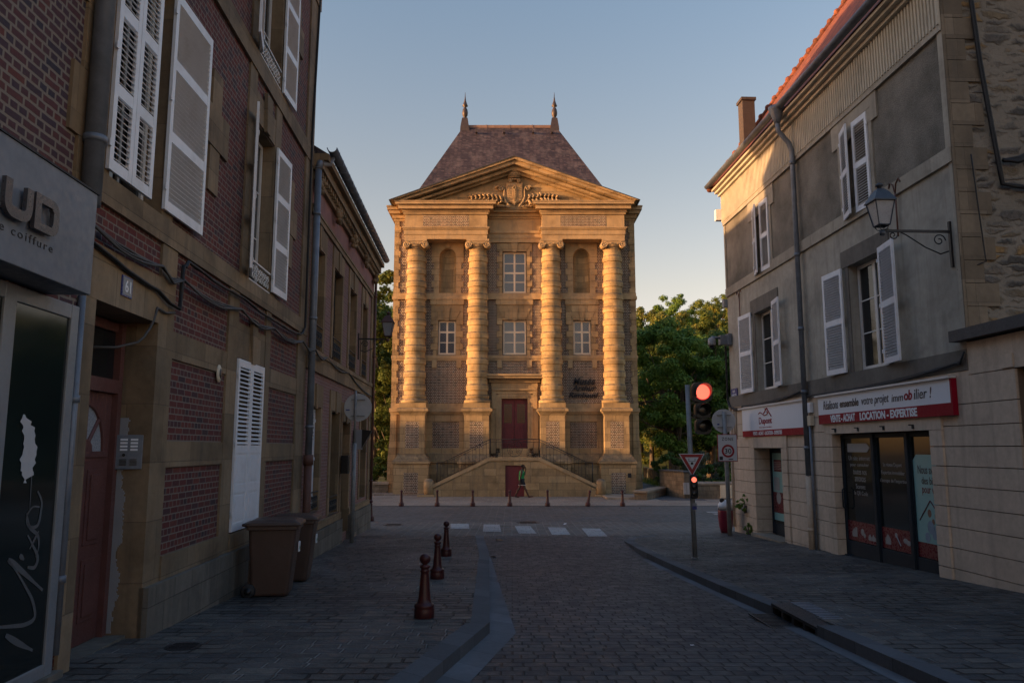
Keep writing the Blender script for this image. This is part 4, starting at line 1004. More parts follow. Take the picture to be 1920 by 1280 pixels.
np_ = thing('house_number', 'small square plate reading 61 on the stone lintel over the left door', 'number plate', Lpt(7.47, -.034, 4.2), LZ)
MB().box(-.11, .11, -.015, 0, -.1, .1).build('plate', m_blue, np_)
MB().box(-.095, .095, -.017, -.015, -.085, .085).build('panel', m_greybox, np_)
text('digits', '61', m_signwhite, np_, -.06, .06, -.06, .06, -.018, .01, 0, .004)
vt = thing('wall_vent', 'round cream wall vent with a dark hole between stone bands', 'vent', Lpt(10.33, -.026, 3.62), LZ)
mb = MB(); mb.lathe([(.0, -.03), (.055, -.03), (.085, -.015), (.09, 0)], (0, 0, 0), 20, axis=Matrix.Rotation(-pi/2, 3, 'X')); mb.build('ring', m_cream, vt)
mb = MB(); mb.lathe([(.0, -.034), (.05, -.032), (.05, 0)], (0, 0, 0), 20, axis=Matrix.Rotation(-pi/2, 3, 'X')); mb.build('hole', m_black, vt)
vt.scale = (1, 1, 1.35)
# ---------------- salon
sal = thing('hair_salon', 'dark brick building with a grey framed hair salon window at the far left', 'building', (-3.5, 0, 0), LZ)
mb = MB(); wall_cells(mb, -6, 6.70, 0, 12.8, [(3.2, 6.6, .5, 3.84, .3), (-2, 2.4, .5, 3.84, .3), (2.6, 4.0, 5.4, 8, .3)])
mb.add([(-6, 0, 0), (-6, 8, 0), (-6, 8, 12.8), (-6, 0, 12.8)], [(0, 3, 2, 1)]); mb.add([(6.70, 0, 11), (6.70, 8, 11), (6.70, 8, 12.8), (6.70, 0, 12.8)], [(0, 1, 2, 3)]); mb.add([(-6, 8, 0), (6.7, 8, 0), (6.7, 8, 12.8), (-6, 8, 12.8)], [(0, 3, 2, 1)])
mb.build('brick_wall', m_sbrick, sal)
mb = MB(); z = 4.7; k = 0
while z < 12.6: mb.box(6.40-(.16 if k % 2 else 0), 6.715, -.03, 0, z, min(z+.62, 12.7)-.004); z += .62; k += 1
mb.build('quoins', m_lstone, sal)
window(sal, 2.62, 3.98, 5.42, 7.98, .2, m_whitef, m_glass, 2, 3)
MB().prismx([(-.5, 12.8), (4, 16.5), (8.3, 12.8)], -6, 6.71).build('roof', m_slate, sal)
mb = MB()
for a, b in ((3.2, 3.3), (5.55, 5.70), (6.48, 6.60)): mb.box(a, b, -.05, .02, .82, 3.84)
mb.box(3.3, 6.48, -.048, .02, 3.72, 3.84); mb.box(3.3, 6.48, -.048, .02, .82, .92); mb.box(3.3, 5.55, -.046, .02, 2.95, 3.05)
mb.box(-2, 2.4, -.05, .2, 2.9, 3.0); mb.box(-2, -1.9, -.05, .2, .6, 3.84); mb.box(2.3, 2.4, -.05, .2, .6, 3.84)
fr = mb.build('shop_window_frame', m_alu, sal, bevel=.006)
mb = MB(); mb.box(3.25, 6.6, -.03, -.02, .85, 3.8); mb.box(-1.95, 2.35, .05, .06, .6, 3.8); mb.build('pane', m_shopglass, fr)
MB().box(3.1, 6.70, -.09, .0, .3, .82).build('sill_wall', m_plinth, sal)
# handwriting and torn sticker on the glass (traced strokes lie on the pane)
def on_pane(px, py, d=.034):
    u, v = px/2.6667, 800+py/2.6667
    s, z = wall_pt(u, v, -3.5+d); return Vector((s, -d, z))
def stroke(mb, pts, w):
    P = [on_pane(*p) for p in pts]; Q = []
    for i in range(len(P)-1):
        p0, p1, p2, p3 = P[max(i-1, 0)], P[i], P[i+1], P[min(i+2, len(P)-1)]
        for j in range(5):
            t_ = j/5; Q.append(.5*((2*p1)+(-p0+p2)*t_+(2*p0-5*p1+4*p2-p3)*t_*t_+(-p0+3*p1-3*p2+p3)*t_**3))
    Q.append(P[-1]); vs = []
    for i, q in enumerate(Q):
        tn = (Q[min(i+1, len(Q)-1)]-Q[max(i-1, 0)]); nn = Vector((-tn.z, 0, tn.x))
        if nn.length < 1e-6: nn = Vector((1, 0, 0))
        nn.normalize(); f = i/(len(Q)-1); ww = w*(.45+.55*sin(pi*min(1, f*1.15+.05)))
        vs += [q+nn*ww/2, q-nn*ww/2]
    mb.add(vs, [(2*i, 2*i+1, 2*i+3, 2*i+2) for i in range(len(Q)-1)])
mb = MB()
for pts, w in (([(-10, 1000), (60, 995), (130, 985), (175, 950), (165, 870), (125, 790), (80, 715), (42, 662)], .035), ([(30, 1040), (95, 1080), (165, 1115)], .05), ([(42, 662), (90, 700), (215, 815)], .05),
               ([(100, 640), (122, 662)], .04), ([(140, 700), (175, 700), (190, 650), (165, 590), (140, 540)], .035), ([(135, 430), (150, 500), (190, 540), (195, 600), (180, 650)], .03), ([(195, 520), (150, 610)], .025),
               ([(190, 320), (210, 370), (205, 430), (190, 490), (150, 500), (135, 450), (165, 400), (200, 400)], .03), ([(150, 420), (160, 250), (163, 195)], .012)): stroke(mb, pts, w)
o = mb.build('window_script', paint_mat('greyed white script', (.10, .105, .11), .6), loc=(-3.5, 0, 0), rz=LZ)
tag(o, 'slanting handwritten white word Mixte painted low on the salon window', 'lettering')
mb = MB(); rq = random.Random(9)
prof = [(1005, 118, 128), (1040, 110, 160), (1070, 118, 175), (1110, 120, 180), (1150, 122, 183), (1190, 115, 180), (1230, 105, 178), (1270, 108, 170), (1290, 115, 165), (1330, 120, 135)]
vs = []
for yy, xa, xb in prof:
    for k in range(2):
        y2 = yy+k*17; vs += [on_pane(xa+rq.uniform(-7, 7), y2-1067, .036), on_pane(xb+rq.uniform(-7, 7), y2-1067, .036)]
mb.add(vs, [(2*i, 2*i+1, 2*i+3, 2*i+2) for i in range(len(vs)//2-1)])
tag(mb.build('torn_sticker', m_signback, loc=(-3.5, 0, 0), rz=LZ), 'torn white sticker remnant on the dark salon window', 'sticker')
# salon sign
ss = thing('salon_sign', 'large grey metal fascia sign with raised letters UD over the salon window', 'sign', (-3.5, 0, 0), LZ)
mb = MB(); mb.box(1.2, 6.16, -.35, -.002, 3.86, 4.70); mb.build('panel', m_signgrey, ss, bevel=.006)
mb = MB(); mb.box(1.18, 6.175, -.36, -.0, 4.70, 4.715); mb.build('cap', m_letterdark, ss)
mb = MB(); W = .075; y0, y1 = -.405, -.375
def U(x0, x1, z0, z1):
    rc = .11
    mb.box(x0, x0+W, y0, y1, z0+rc, z1); mb.box(x1-W, x1, y0, y1, z0+rc, z1); mb.box(x0+rc, x1-rc, y0, y1, z0, z0+W)
    for cx, a0 in ((x0+rc, pi), (x1-rc, 1.5*pi)):
        for i in range(6):
            a, b = a0+pi/2*i/6, a0+pi/2*(i+1)/6
            mb.prism([(cx+rc*cos(a), z0+rc+rc*sin(a)), (cx+rc*cos(b), z0+rc+rc*sin(b)), (cx+(rc-W)*cos(b), z0+rc+(rc-W)*sin(b)), (cx+(rc-W)*cos(a), z0+rc+(rc-W)*sin(a))], y0, y1)
U(4.86, 5.18, 4.15, 4.40)
x0, x1, z0, z1, rc = 5.21, 5.52, 4.15, 4.41, .09
mb.box(x0, x0+W, y0, y1, z0, z1); mb.box(x0+W, x1-rc, y0, y1, z0, z0+W*.8); mb.box(x0+W, x1-rc, y0, y1, z1-W*.8, z1); mb.box(x1-W, x1, y0, y1, z0+rc, z1-rc)
for cx, cz, a0 in ((x1-rc, z1-rc, 0), (x1-rc, z0+rc, 1.5*pi)):
    for i in range(6):
        a, b = a0+pi/2*i/6, a0+pi/2*(i+1)/6
        mb.prism([(cx+rc*cos(a), cz+rc*sin(a)), (cx+rc*cos(b), cz+rc*sin(b)), (cx+(rc-W)*cos(b), cz+(rc-W)*sin(b)), (cx+(rc-W)*cos(a), cz+(rc-W)*sin(a))], y0, y1)
for x in (4.9, 5.14, 5.25, 5.48): mb.tube([(x, -.38, 4.2), (x, -.35, 4.2)], .012, 6)
mb.build('raised_letters', m_lettergrey, ss)
text('small_lettering', 'salon de coiffure', m_letterdark, ss, 4.42, 5.56, 4.055, 4.115, -.351, 0, 0, .002, 1.3)
# ---------------- low house
lo = thing('low_brick_house', 'lower pinkish brick terrace house with a zinc gutter and dark windows', 'house', (-3.5, 0, 0), LZ)
X0, X1 = 15.56, 25.3
up = [(16.0, 17.12), (18.32, 19.46), (20.66, 21.78), (23.0, 23.95)]
hu = [(a, b, 4.75, 6.95, .3) for a, b in up]; hd = [(16.1, 17.2, 1.3, 3.5, .3), (18.5, 19.56, 1.08, 3.5, .3), (20.05, 21.2, .45, 3.3, .3), (23.2, 24.3, 1.15, 3.6, .3)]
mb = MB(); wall_cells(mb, X0, X1, 0, 8.5, hu+hd, rev=1)
mb.add([(X1, 0, 0), (X1, 8, 0), (X1, 8, 8.5), (X1, 4, 11.2), (X1, 0, 8.5)], [(0, 1, 2, 3, 4)]); mb.add([(X0, 8, 0), (X1, 8, 0), (X1, 8, 8.5), (X0, 8, 8.5)], [(0, 3, 2, 1)])
mb.build('brick_wall', [m_lbrick, m_lstone], lo)
mb = MB()
for h in hu+hd:
    a, b, c, d = h[:4]
    for q in (a-.2, b): mb.box(q, q+.2, -.03, 0, c, d+.02)
    mb.box(a-.2, b+.2, -.034, 0, d+.02, d+.5)
    m_ = (a+b)/2; mb.prism([(m_-.09, d-.03), (m_+.09, d-.03), (m_+.14, d+.5), (m_-.14, d+.5)], -.06, -.034)
mb.box(X0, X1, -.05, 0, 4.25, 4.6); mb.box(X0, X1, -.08, 0, 4.6, 4.7)
mb.box(X0, X1, -.05, 0, 7.5, 7.62); mb.box(X1-.45, X1, -.038, 0, .9, 7.5)
for a, b in ((X0, 20.04), (21.22, X1)): mb.box(a, b, -.06, 0, .88, 1.04)
mb.box(X0, X1, -.07, 0, 7.62, 7.68); mb.box(X0, X1, -.12, 0, 8.2, 8.32); mb.box(X0, X1+.1, -.24, 0, 8.42, 8.62); mb.box(X0, X1+.1, -.34, 0, 8.62, 8.76)
x = X0+.15
while x < X1:
    mb.box(x, x+.09, -.2, 0, 8.3, 8.42); x += .24
mb.build('stone_dressing', m_lstone, lo)
MB().box(X0, X1, -.035, 0, 7.68, 8.2).build('frieze', m_pinkfrieze, lo)
for x in (15.8, 18.0, 20.3, 22.6, 24.9):
    mb = MB()
    for k in range(14): mb.ball((x+R.uniform(-.22, .22), -.14+R.uniform(-.05, .03), 8.15+R.uniform(-.17, .14)), R.uniform(.04, .08), 7, 5)
    mb.build('carved_garland', m_lstone, lo)
for a, b in ((X0, 20.04), (21.22, X1)): MB().box(a, b, -.10, 0, 0, .86).build('plinth', m_plinth, lo)
for i, (a, b) in enumerate(up):
    window(lo, a+.01, b-.01, 4.78, 6.93, .2, m_whitef if i > 1 else m_iron, m_glass, 2, 3); guard(lo, a, b, 4.72, 5.28, -.02)
for i, h in enumerate(hd):
    if i == 2: continue
    w = window(lo, h[0]+.01, h[1]-.01, h[2]+.02, h[3]-.02, .22, m_iron if i else m_whitef, m_glass, 2, 3)
    if i == 0:
        sh_ = shutter(lo, h[0]+.03, h[0]+.55, h[2]+.02, h[3]-.02, 'L', 4, y=.12, solid=2, pitch=.07)
        shutter(lo, h[0]+.56, h[1]-.02, h[2]+.02, h[3]-.02, 'R', 0, y=.12, solid=2, pitch=.07)
    if i < 2: guard(lo, h[0], h[1], h[2]-.02, h[2]+.42, -.02)
mb = MB(); mb.box(20.06, 21.19, .2, .26, .55, 3.29); mb.box(20.2, 21.05, .17, .2, .75, 1.7); mb.box(20.2, 21.05, .17, .2, 1.85, 3.1); mb.build('front_door', m_brdoor, lo)
mb = MB(); mb.prismx([(-.32, 8.76), (4, 11.4), (8.3, 8.76)], X0, X1+.1); mb.build('roof', m_slate, lo)
mb = MB(); n = 10
pts = []
for i in range(n+1): a = pi+pi*i/n; pts.append((-.40+.11*cos(a), 8.90+.11*sin(a)))
for i in range(n, -1, -1): a = pi+pi*i/n; pts.append((-.40+.095*cos(a), 8.90+.095*sin(a)))
mb.smooth = True; mb.prismx(pts, X0+.02, X1+.12); mb.smooth = False
x = X0+.3
while x < X1: mb.box(x, x+.025, -.52, -.28, 8.77, 8.785); mb.box(x, x+.03, -.518, -.508, 8.78, 8.90); x += .45
mb.build('gutter', m_zinc, lo)
mb = MB(); downpipe(mb, 25.2, -.1, 1.0, 8.6, .045); tag(mb.build('downpipe', m_castred, loc=(-3.5, 0, 0), rz=LZ), 'dark thin downpipe at the far corner of the low brick house', 'downpipe')
o = MB().box(19.74, 19.98, -.24, -.06, 2.0, 2.45).build('letter_box', m_black, loc=(-3.5, 0, 0), rz=LZ, bevel=.01); tag(o, 'black letter box on the wall between window and door of the low house', 'letter box')
mb = MB(); mb.box(21.9, 22.1, -.25, -.03, 2.6, 3.15); mb.mi = 1; mb.prismx([(-.25, 3.15), (-.52, 3.12), (-.25, 2.62)], 21.9, 22.1)
o = mb.build('wall_cabinet', [m_greybox, m_black], loc=(-3.5, 0, 0), rz=LZ); tag(o, 'grey box with a black sloping hood on the low house wall behind the sign post', 'wall box')
for z in (3.85, 4.1):
    mb = MB(); scroll(mb, 25.45, z-.1, -.02, .1, .06, .7, -pi/2, 1, .012, 12); tag(mb.build('iron_hook', m_signwhite, loc=(-3.5, 0, 0), rz=LZ), 'pale iron hook at the far corner of the low house', 'hook', 'pale hooks at the corner of the low house')
qh = thing('shade_building', 'long low brick building added out of view to shade the foot of the museum', 'building', (-42, 17, 0), pi/2)  # added out of view; its ridge sets the shadow line on the museum
mb = MB(); ho = [(1+k*2.4, 2+k*2.4, zz, zz+1.7, .2) for k in range(9) for zz in (1.0, 4.2)]; wall_cells(mb, 0, 23, 0, 6.8, ho)
mb.add([(0, 0, 0), (0, 16, 0), (0, 16, 6.8), (0, 8, 9.9), (0, 0, 6.8)], [(0, 4, 3, 2, 1)]); mb.add([(23, 0, 0), (23, 16, 0), (23, 16, 6.8), (23, 8, 9.9), (23, 0, 6.8)], [(0, 1, 2, 3, 4)]); mb.add([(0, 16, 0), (23, 16, 0), (23, 16, 6.8), (0, 16, 6.8)], [(0, 3, 2, 1)])
mb.build('wall', m_hbrick, qh); MB().prismx([(-.3, 6.7), (8, 10.0), (16.3, 6.7)], -.02, 23.02).build('roof', m_slate, qh)
for h in ho: window(qh, h[0]+.01, h[1]-.01, h[2]+.01, h[3]-.01, .15, m_whitef, m_glass, 2, 2)
# unseen houses added left of the frame to shade the square and the museum
for i, (x0, x1, y0, y1, ez) in enumerate([(-21, -13.5, 14, 22, 6.4), (-33, -21.3, 13, 22, 6.6), (-41, -33.3, 12, 21, 6.6)]):
    hs = thing('shade_house', ['plain brick house', 'brick house with steep roof', 'wide brick house', 'long brick house', 'last brick house'][i]+' added out of view for its shade beyond the left terrace', 'house', (x0, y1, 0), pi)
    hs.location = (x1, y1, 0); w = x1-x0; dpt = y1-y0
    mb = MB(); ho = [(1+k*2.4, 2+k*2.4, zz, zz+1.7, .2) for k in range(int((w-1)/2.4)) for zz in (1.0, 4.4)]
    wall_cells(mb, 0, w, 0, ez, ho)
    mb.add([(0, 0, 0), (0, dpt, 0), (0, dpt, ez), (0, dpt/2, ez+dpt*.32), (0, 0, ez)], [(0, 4, 3, 2, 1)]); mb.add([(w, 0, 0), (w, dpt, 0), (w, dpt, ez), (w, dpt/2, ez+dpt*.32), (w, 0, ez)], [(0, 1, 2, 3, 4)]); mb.add([(0, dpt, 0), (w, dpt, 0), (w, dpt, ez), (0, dpt, ez)], [(0, 3, 2, 1)])
    mb.build('wall', m_hbrick, hs); MB().prismx([(-.3, ez-.1), (dpt/2, ez+dpt*.32+.15), (dpt+.3, ez-.1)], -.02, w+.02).build('roof', m_slate, hs)
    for h in ho: window(hs, h[0]+.01, h[1]-.01, h[2]+.01, h[3]-.01, .15, m_whitef, m_glass, 2, 2)
# ================================================================ RIGHT SIDE OF THE STREET (frame: local x = -distance, y into the wall)
RZ = -pi/2+BETA
def Rpt(s, d, z): return (7.8-sin(BETA)*s+cos(BETA)*d, cos(BETA)*s+sin(BETA)*d, z)
rb = thing('corner_building', 'grey rendered three storey corner building with white shutters and orange tiled roof', 'building', (7.8, 0, 0), RZ)
S0, S1 = 12.2, 23.85                      # near, far ends
N = lambda a, b: (-b, -a)                  # distance range -> local x range
ho = [(*N(20.1, 21.3), 7.42, 9.35, .15), (*N(14.75, 15.95), 7.38, 9.35, .15), (*N(14.58, 15.95), 4.20, 6.42, .3), (*N(20.06, 21.5), 4.20, 6.38, .3)]
hg = [(*N(19.88, 21.85), .2, 2.64, .45), (*N(13.32, 17.02), .25, 2.94, .2)]
D = 8.5; ZE = 10.62
mb = MB(); wall_cells(mb, -S1, -S0, 3.88, 7.36, ho[2:])
mb.add([(-S1, 0, 0), (-S1, D, 0), (-S1, D, ZE), (-S1, 0, ZE)], [(0, 3, 2, 1)]); mb.add([(-S1, D, 0), (-S0, D, 0), (-S0, D, ZE), (-S1, D, ZE)], [(0, 3, 2, 1)])
mb.build('render_wall', m_rough, rb)
mb = MB(); wall_cells(mb, -S1, -S0, 7.36, ZE, ho[:2]); mb.build('roughcast_wall', m_rcast, rb)
mb = MB(); Bx = lambda a, b, c, d, y: mb.box(-b, -a, -y, 0, c, d)
Bx(12.2, S1, 7.30, 7.56, .05); Bx(12.2, 12.34, 7.56, 9.62, .03); Bx(S1-.12, S1, 7.56, 9.62, .03); Bx(12.2, S1, 9.60, 9.70, .06)
for a, b in ((14.75, 15.95), (20.1, 21.3)):
    Bx(a-.36, b+.36, 9.06, 9.598, .035); Bx(a-.12, a, 7.562, 9.06, .03); Bx(b, b+.12, 7.562, 9.06, .03); Bx(a-.12, b+.12, 9.352, 9.4, .04)
Bx(12.2, 12.3, 4.2, 7.3, .02)
mb.build('cement_trim', m_trim, rb)
mb = MB()
for a, b, t_ in ((14.58, 15.95, 6.42), (20.06, 21.5, 6.38)):
    Bx(a-.28, b+.28, t_+.0, 6.78, .03); Bx(a-.14, a, 4.2, t_, .022); Bx(b, b+.14, 4.2, t_, .022)
Bx(12.2, S1, 3.86, 4.19, .05); mb.build('dark_surround', m_darkband, rb)
mb = MB(); mb.box(-S1, -S0, -.06, 0, 9.70, ZE)
x = -S1
while x < -S0: mb.box(x, x+.05, -.085, -.06, 9.71, ZE-.02); x += .10
mb.build('ribbed_frieze', m_frieze, rb)
mb = MB()
for a, b, d in ((10.58, 10.66, .16), (10.66, 10.74, .26), (10.74, 10.80, .36)): mb.box(-S1-.05, -S0+.0, -d, .1, a, b)
mb.build('eaves_board', m_frieze, rb)
mb = MB(); pts = []
n = 10
for i in range(n+1): a = pi+pi*i/n; pts.append((-.46+.10*cos(a), 10.95+.10*sin(a)))
for i in range(n, -1, -1): a = pi+pi*i/n; pts.append((-.46+.088*cos(a), 10.95+.088*sin(a)))
mb.smooth = True; mb.prismx(pts, -S1-.15, -S0+.05); mb.smooth = False
mb.build('gutter', m_zinc, rb)
# roof: steep tiled, hipped at the far end
mb = MB(); e = .38; ry = 4.3; pitch = 1.42; zr = 10.82+(ry+e)*pitch
hx = -S1+ (ry+e)*.62
A = [(-S1-.15, -e, 10.82), (-S0+.25, -e, 10.82), (-S0+.25, ry, zr), (hx, ry, zr), (-S1-.15, D+e, 10.82), (-S0+.25, D+e, 10.82)]
mb.add(A, [(0, 1, 2, 3), (0, 3, 4), (4, 3, 2, 5), (0, 4, 5, 1), (1, 5, 2)])
roof = mb.build('roof', m_tile, rb)
mb = MB(); a, b = Vector(A[0]), Vector(A[3]); n = 26
mb.tube([a, b], .09, 8)
for i in range(n): p = a.lerp(b, i/n); mb.ball((p.x, p.y, p.z+.05), .11, 8, 6)
mb.build('hip_tiles', m_tile, roof)
mb = MB(); cx, cy = -21.0, 3.0
mb.box(-23.0, -22.6, .30, .68, 10.6, 13.25); mb.box(-23.04, -22.56, .26, .72, 13.25, 13.34)
mb.v = [(p[0], p[1], p[2]) for p in mb.v]
mb.build('chimney', stone_mat('chimney render', (.075, .06, .055), .25, joints=False, streak=.5, dark=(.08, .06, .05)), rb)
m_gq = stone_mat('gable corner stone', (.21, .165, .115), .3, .6, .38, .6, .5, 12, .5, dark=(.10, .09, .08))
# stone gable towards the camera
mb = MB(); x = -S0+.0
mb.add([(x, 0, 4.3), (x, D, 4.3), (x, D, 10.8), (x, ry, zr-.1), (x, 0, 10.8)], [(0, 1, 2, 3, 4)])
mb.build('rubble_gable', m_rubble, rb)
mb = MB(); z = 4.5; k = 0
while z < 10.6:
    mb.box(x, x+.03, .02, .34+(.22 if k % 2 else 0), z, z+.37); z += .38; k += 1
mb.box(x, x+.024, -.03, .02, 4.2, 10.7)
mb.build('gable_quoins', m_gq, rb)
# windows + shutters
window(rb, -21.48, -20.08, 4.22, 6.36, .22, m_whitef, m_glass, 2, 3, .07, .10); window(rb, -15.93, -14.60, 4.22, 6.40, .22, m_whitef, m_glass, 2, 3, .07, .10)
for a, b in ((20.1, 21.3), (14.75, 15.95)):
    m_ = (a+b)/2
    shutter(rb, -b+.02, -m_+.0, 7.40, 9.33, 'L', 14, y=-.02, secs=2); shutter(rb, -m_+.0, -a-.02, 7.40, 9.33, 'R', 2, y=-.02, secs=2)
shutter(rb, -16.95, -16.13, 4.2, 6.42, 'R', 3, y=-.06, secs=2, tilt=-38); shutter(rb, -14.60, -13.83, 4.2, 6.46, 'L', 9, y=-.06, secs=2, tilt=-38)
shutter(rb, -22.55, -21.65, 4.2, 6.45, 'R', 3, y=-.06, secs=2, tilt=-38); shutter(rb, -20.06, -19.33, 4.2, 6.45, 'L', 9, y=-.06, secs=2, tilt=-38)
# rusticated ground floor
mb = MB(); wall_cells(mb, -S1, -S0, 0, 3.86, hg, y=0.0); mb.build('joint_backing', m_joint, rb)
mb = MB()
zs = [0.0, .36, .70, 1.03, 1.36, 1.69, 2.02, 2.34, 2.66, 2.99, 3.33, 3.86]
def rust(mb, a, b, y=.035, gap=.014, holes=hg, vj=True, seed=1, zs=zs):
    rq = random.Random(seed)
    for i, (z0, z1) in enumerate(zip(zs, zs[1:])):
        segs = [(-b, -a)]
        for h in holes:
            if z0 < h[3]-.05 and z1 > h[2]+.05:
                ns = []
                for p, q in segs:
                    if h[0] > p and h[0] < q: ns.append((p, h[0]));
                    if h[1] > p and h[1] < q: ns.append((h[1], q))
                    if (h[1] <= p or h[0] >= q): ns.append((p, q))
                segs = ns
        for p, q in segs:
            cuts = [p]
            if vj and q-p > 1.4:
                c = p+(.9 if i % 2 else .5)
                while c < q-.5: cuts.append(c); c += 1.15
            cuts.append(q)
            for c0, c1 in zip(cuts, cuts[1:]): mb.box(c0+(.004 if c0 > p else 0), c1-(.004 if c1 < q else 0), -y, 0.01, z0+gap/2, z1-gap/2)
rust(mb, 17.2, S1)
rust(mb, S0, 17.2, vj=False)
for h in hg:                                   # rusticated jambs and pilaster strips
    for z0, z1 in zip(zs, zs[1:]):
        z1 = min(z1, h[3])
        if z0 >= h[3]: break
        for x0, x1 in ((h[0]-.34, h[0]-.002), (h[1]+.002, h[1]+.34)): mb.box(x0, x1, -.075, -.035, z0+.008, z1-.008)
        for x0 in (h[0], h[1]-.012): mb.box(x0, x0+.012, -.075, h[4]-.02, z0+.008, z1-.008)
    mb.box(h[0]-.34, h[1]+.34, -.075, -.035, h[3]+.0, h[3]+.33)
mb.build('rustication', m_beige, rb)
for h in hg: MB().box(h[0]-.1, h[1]+.1, -.22, .3, 0, h[2]+.12).build('door_step', m_coping, rb)
# shop door 1
fr = MB(); y = .42
def frame(mb, x0, x1, z0, z1, y, w=.09, d=.06):
    mb.box(x0, x0+w, y-d, y, z0, z1); mb.box(x1-w, x1, y-d, y, z0, z1); mb.box(x0+w, x1-w, y-d, y, z1-w, z1); mb.box(x0+w, x1-w, y-d, y, z0, z0+.3)
frame(fr, -21.83, -20.82, .32, 2.62, y); frame(fr, -20.82, -19.9, .32, 2.62, y)
f1 = fr.build('shop_door', m_dkgrey, rb)
mb = MB(); mb.box(-21.8, -19.95, y-.035, y-.03, .5, 2.6); mb.build('pane', m_shopglass, f1)
mb = MB(); mb.box(-21.70, -20.94, y-.045, y-.04, .7, 2.5); ps = mb.build('window_poster', m_teal, f1)
MB().box(-21.70, -20.94, y-.050, y-.046, .9, 1.45).build('poster_red_field', m_shopred, ps); MB().box(-21.58, -21.06, y-.050, y-.046, 2.0, 2.32).build('poster_red_field', m_shopred, ps)
mb = MB(); mb.lathe([(.16, 0), (.16, .003)], (-21.32, y-.05, 1.3), 20, axis=Matrix.Rotation(pi/2, 3, 'X'))
for i in range(5): mb.box(-21.62, -21.02, y-.053, y-.051, 2.06+i*.045, 2.075+i*.045)
mb.box(-21.62, -21.22, y-.053, y-.051, 1.5, 1.85); mb.build('poster_white_field', m_shopwhite, ps)
# shop window 2
fr = MB(); y = .18
for x0, x1 in ((-17.0, -15.6), (-15.6, -14.36), (-14.36, -13.34)): frame(fr, x0+.002, x1-.002, .40, 2.92, y, .085, .07)
for x in (-15.6, -14.36): fr.box(x-.05, x+.05, y-.11, y-.07, .40, 2.92)
fr.box(-17.0, -13.34, y-.12, y-.0, .32, .40)
f2 = fr.build('shop_window_frame', m_dkgrey, rb, bevel=.004)
mb = MB(); mb.box(-16.95, -13.4, y-.040, y-.035, .6, 2.88); mb.build('pane', m_shopglass, f2)
mb = MB(); mb.tube([(-16.85, y-.11, 1.35), (-16.85, y-.16, 1.4), (-16.85, y-.16, 1.75), (-16.85, y-.11, 1.8)], .015, 8); mb.build('handle', m_dkgrey, f2)
ry_ = y-.043
mb = MB(); mb.box(-16.91, -15.69, ry_-.002, ry_, .72, 1.12); mb.box(-15.51, -14.45, ry_-.002, ry_, .72, 1.12); mb.box(-14.27, -13.43, ry_-.002, ry_, .72, .98)
film = mb.build('window_film', m_shopred, f2)
yy = ry_-.004
def house_icon(x, z, s): return MB().prism([(x-s, z), (x-s, z+s), (x, z+2*s), (x+s, z+s), (x+s, z)], yy-.002, yy)
house_icon(-16.65, .80, .09).box(-16.6, -16.52, yy-.002, yy, .8, 1.0).build('film_icon', m_shopwhite, film)
for q in range(3): house_icon(-16.0+q*.14, .79, .065).build('film_icon', m_shopwhite, film)
MB().ball((-16.3, yy, .92), .07, 10, 6, sy=.03).ball((-16.22, yy, .86), .05, 8, 6, sy=.03).build('film_icon', m_shopwhite, film)
house_icon(-15.3, .80, .1).build('film_icon', m_shopwhite, film)
MB().ball((-15.0, yy, 1.0), .05, 10, 6, sy=.03).tube([(-15.0, yy, 1.0), (-14.85, yy, .82)], .012, 5).build('film_icon', m_shopwhite, film)
MB().ball((-14.68, yy, .93), .05, 8, 6, sy=.03, sx=1.6).ball((-14.58, yy, .9), .05, 8, 6, sy=.03, sx=1.6).build('film_icon', m_shopwhite, film)
def lines(ls, x0, x1, z, dz, mt, y, h=.085, frac=None, par=None, bold=.0):
    L = max(len(s) for s in ls)
    for i, s in enumerate(ls):
        w = (x1-x0)*len(s)/L; c = (x0+x1)/2; text('window_text', s, mt, par or f2, c-w/2, c+w/2, z-i*dz, z-i*dz+h, y, bold, 0, .002)
lines(['Un site internet', 'pour consulter', 'toutes nos', 'annonces', 'Scannez', 'le QR Code'], -16.72, -15.82, 2.38, .145, m_shopwhite, ry_-.001, .095)
lines(['Le réseau Dupont', 'Expertise immobilier', "s'occupe de l'expertise"], -15.46, -14.5, 2.26, .15, m_shopwhite, ry_-.001, .095)
mb = MB(); mb.prism([(-16.75, 2.55), (-15.92, 2.55), (-15.80, 2.64), (-15.92, 2.73), (-16.75, 2.73)], ry_-.004, ry_-.001); mb.build('arrow_sticker', m_greybox, f2)
mb = MB(); mb.prism([(-14.26, .98), (-13.44, .98), (-13.44, 2.52), (-14.15, 2.52), (-14.26, 2.42)], ry_-.003, ry_); po = mb.build('window_poster', m_teal, f2)
text('poster_text', 'Nous avons', m_posterink, po, -14.12, -13.46, 2.18, 2.33, ry_-.004, .01, 0, .002)
text('poster_text', 'des biens', m_posterink, po, -14.02, -13.48, 2.0, 2.13, ry_-.004, .01, 0, .002)
text('poster_text', 'pour vous', m_shopred, po, -14.02, -13.46, 1.80, 1.94, ry_-.004, .01, 0, .002)
mb = MB(); P = [(-14.16, 1.36), (-13.8, 1.72), (-13.45, 1.40)]
for a, b in zip(P, P[1:]): mb.tube([(a[0], ry_-.006, a[1]), (b[0], ry_-.006, b[1])], .01, 5)
mb.build('poster_house_outline', m_shopred, po)
mb = MB(); mb.mi = 0
for cx, cz, r_ in ((-13.85, 1.5, .06), (-13.65, 1.46, .05), (-13.75, 1.36, .045)): mb.ball((cx, ry_-.003, cz), r_, 10, 6, sy=.02, sz=1.2)
mb.build('poster_faces', paint_mat('printed skin tone', (.16, .085, .06), .5), po)
mb = MB()
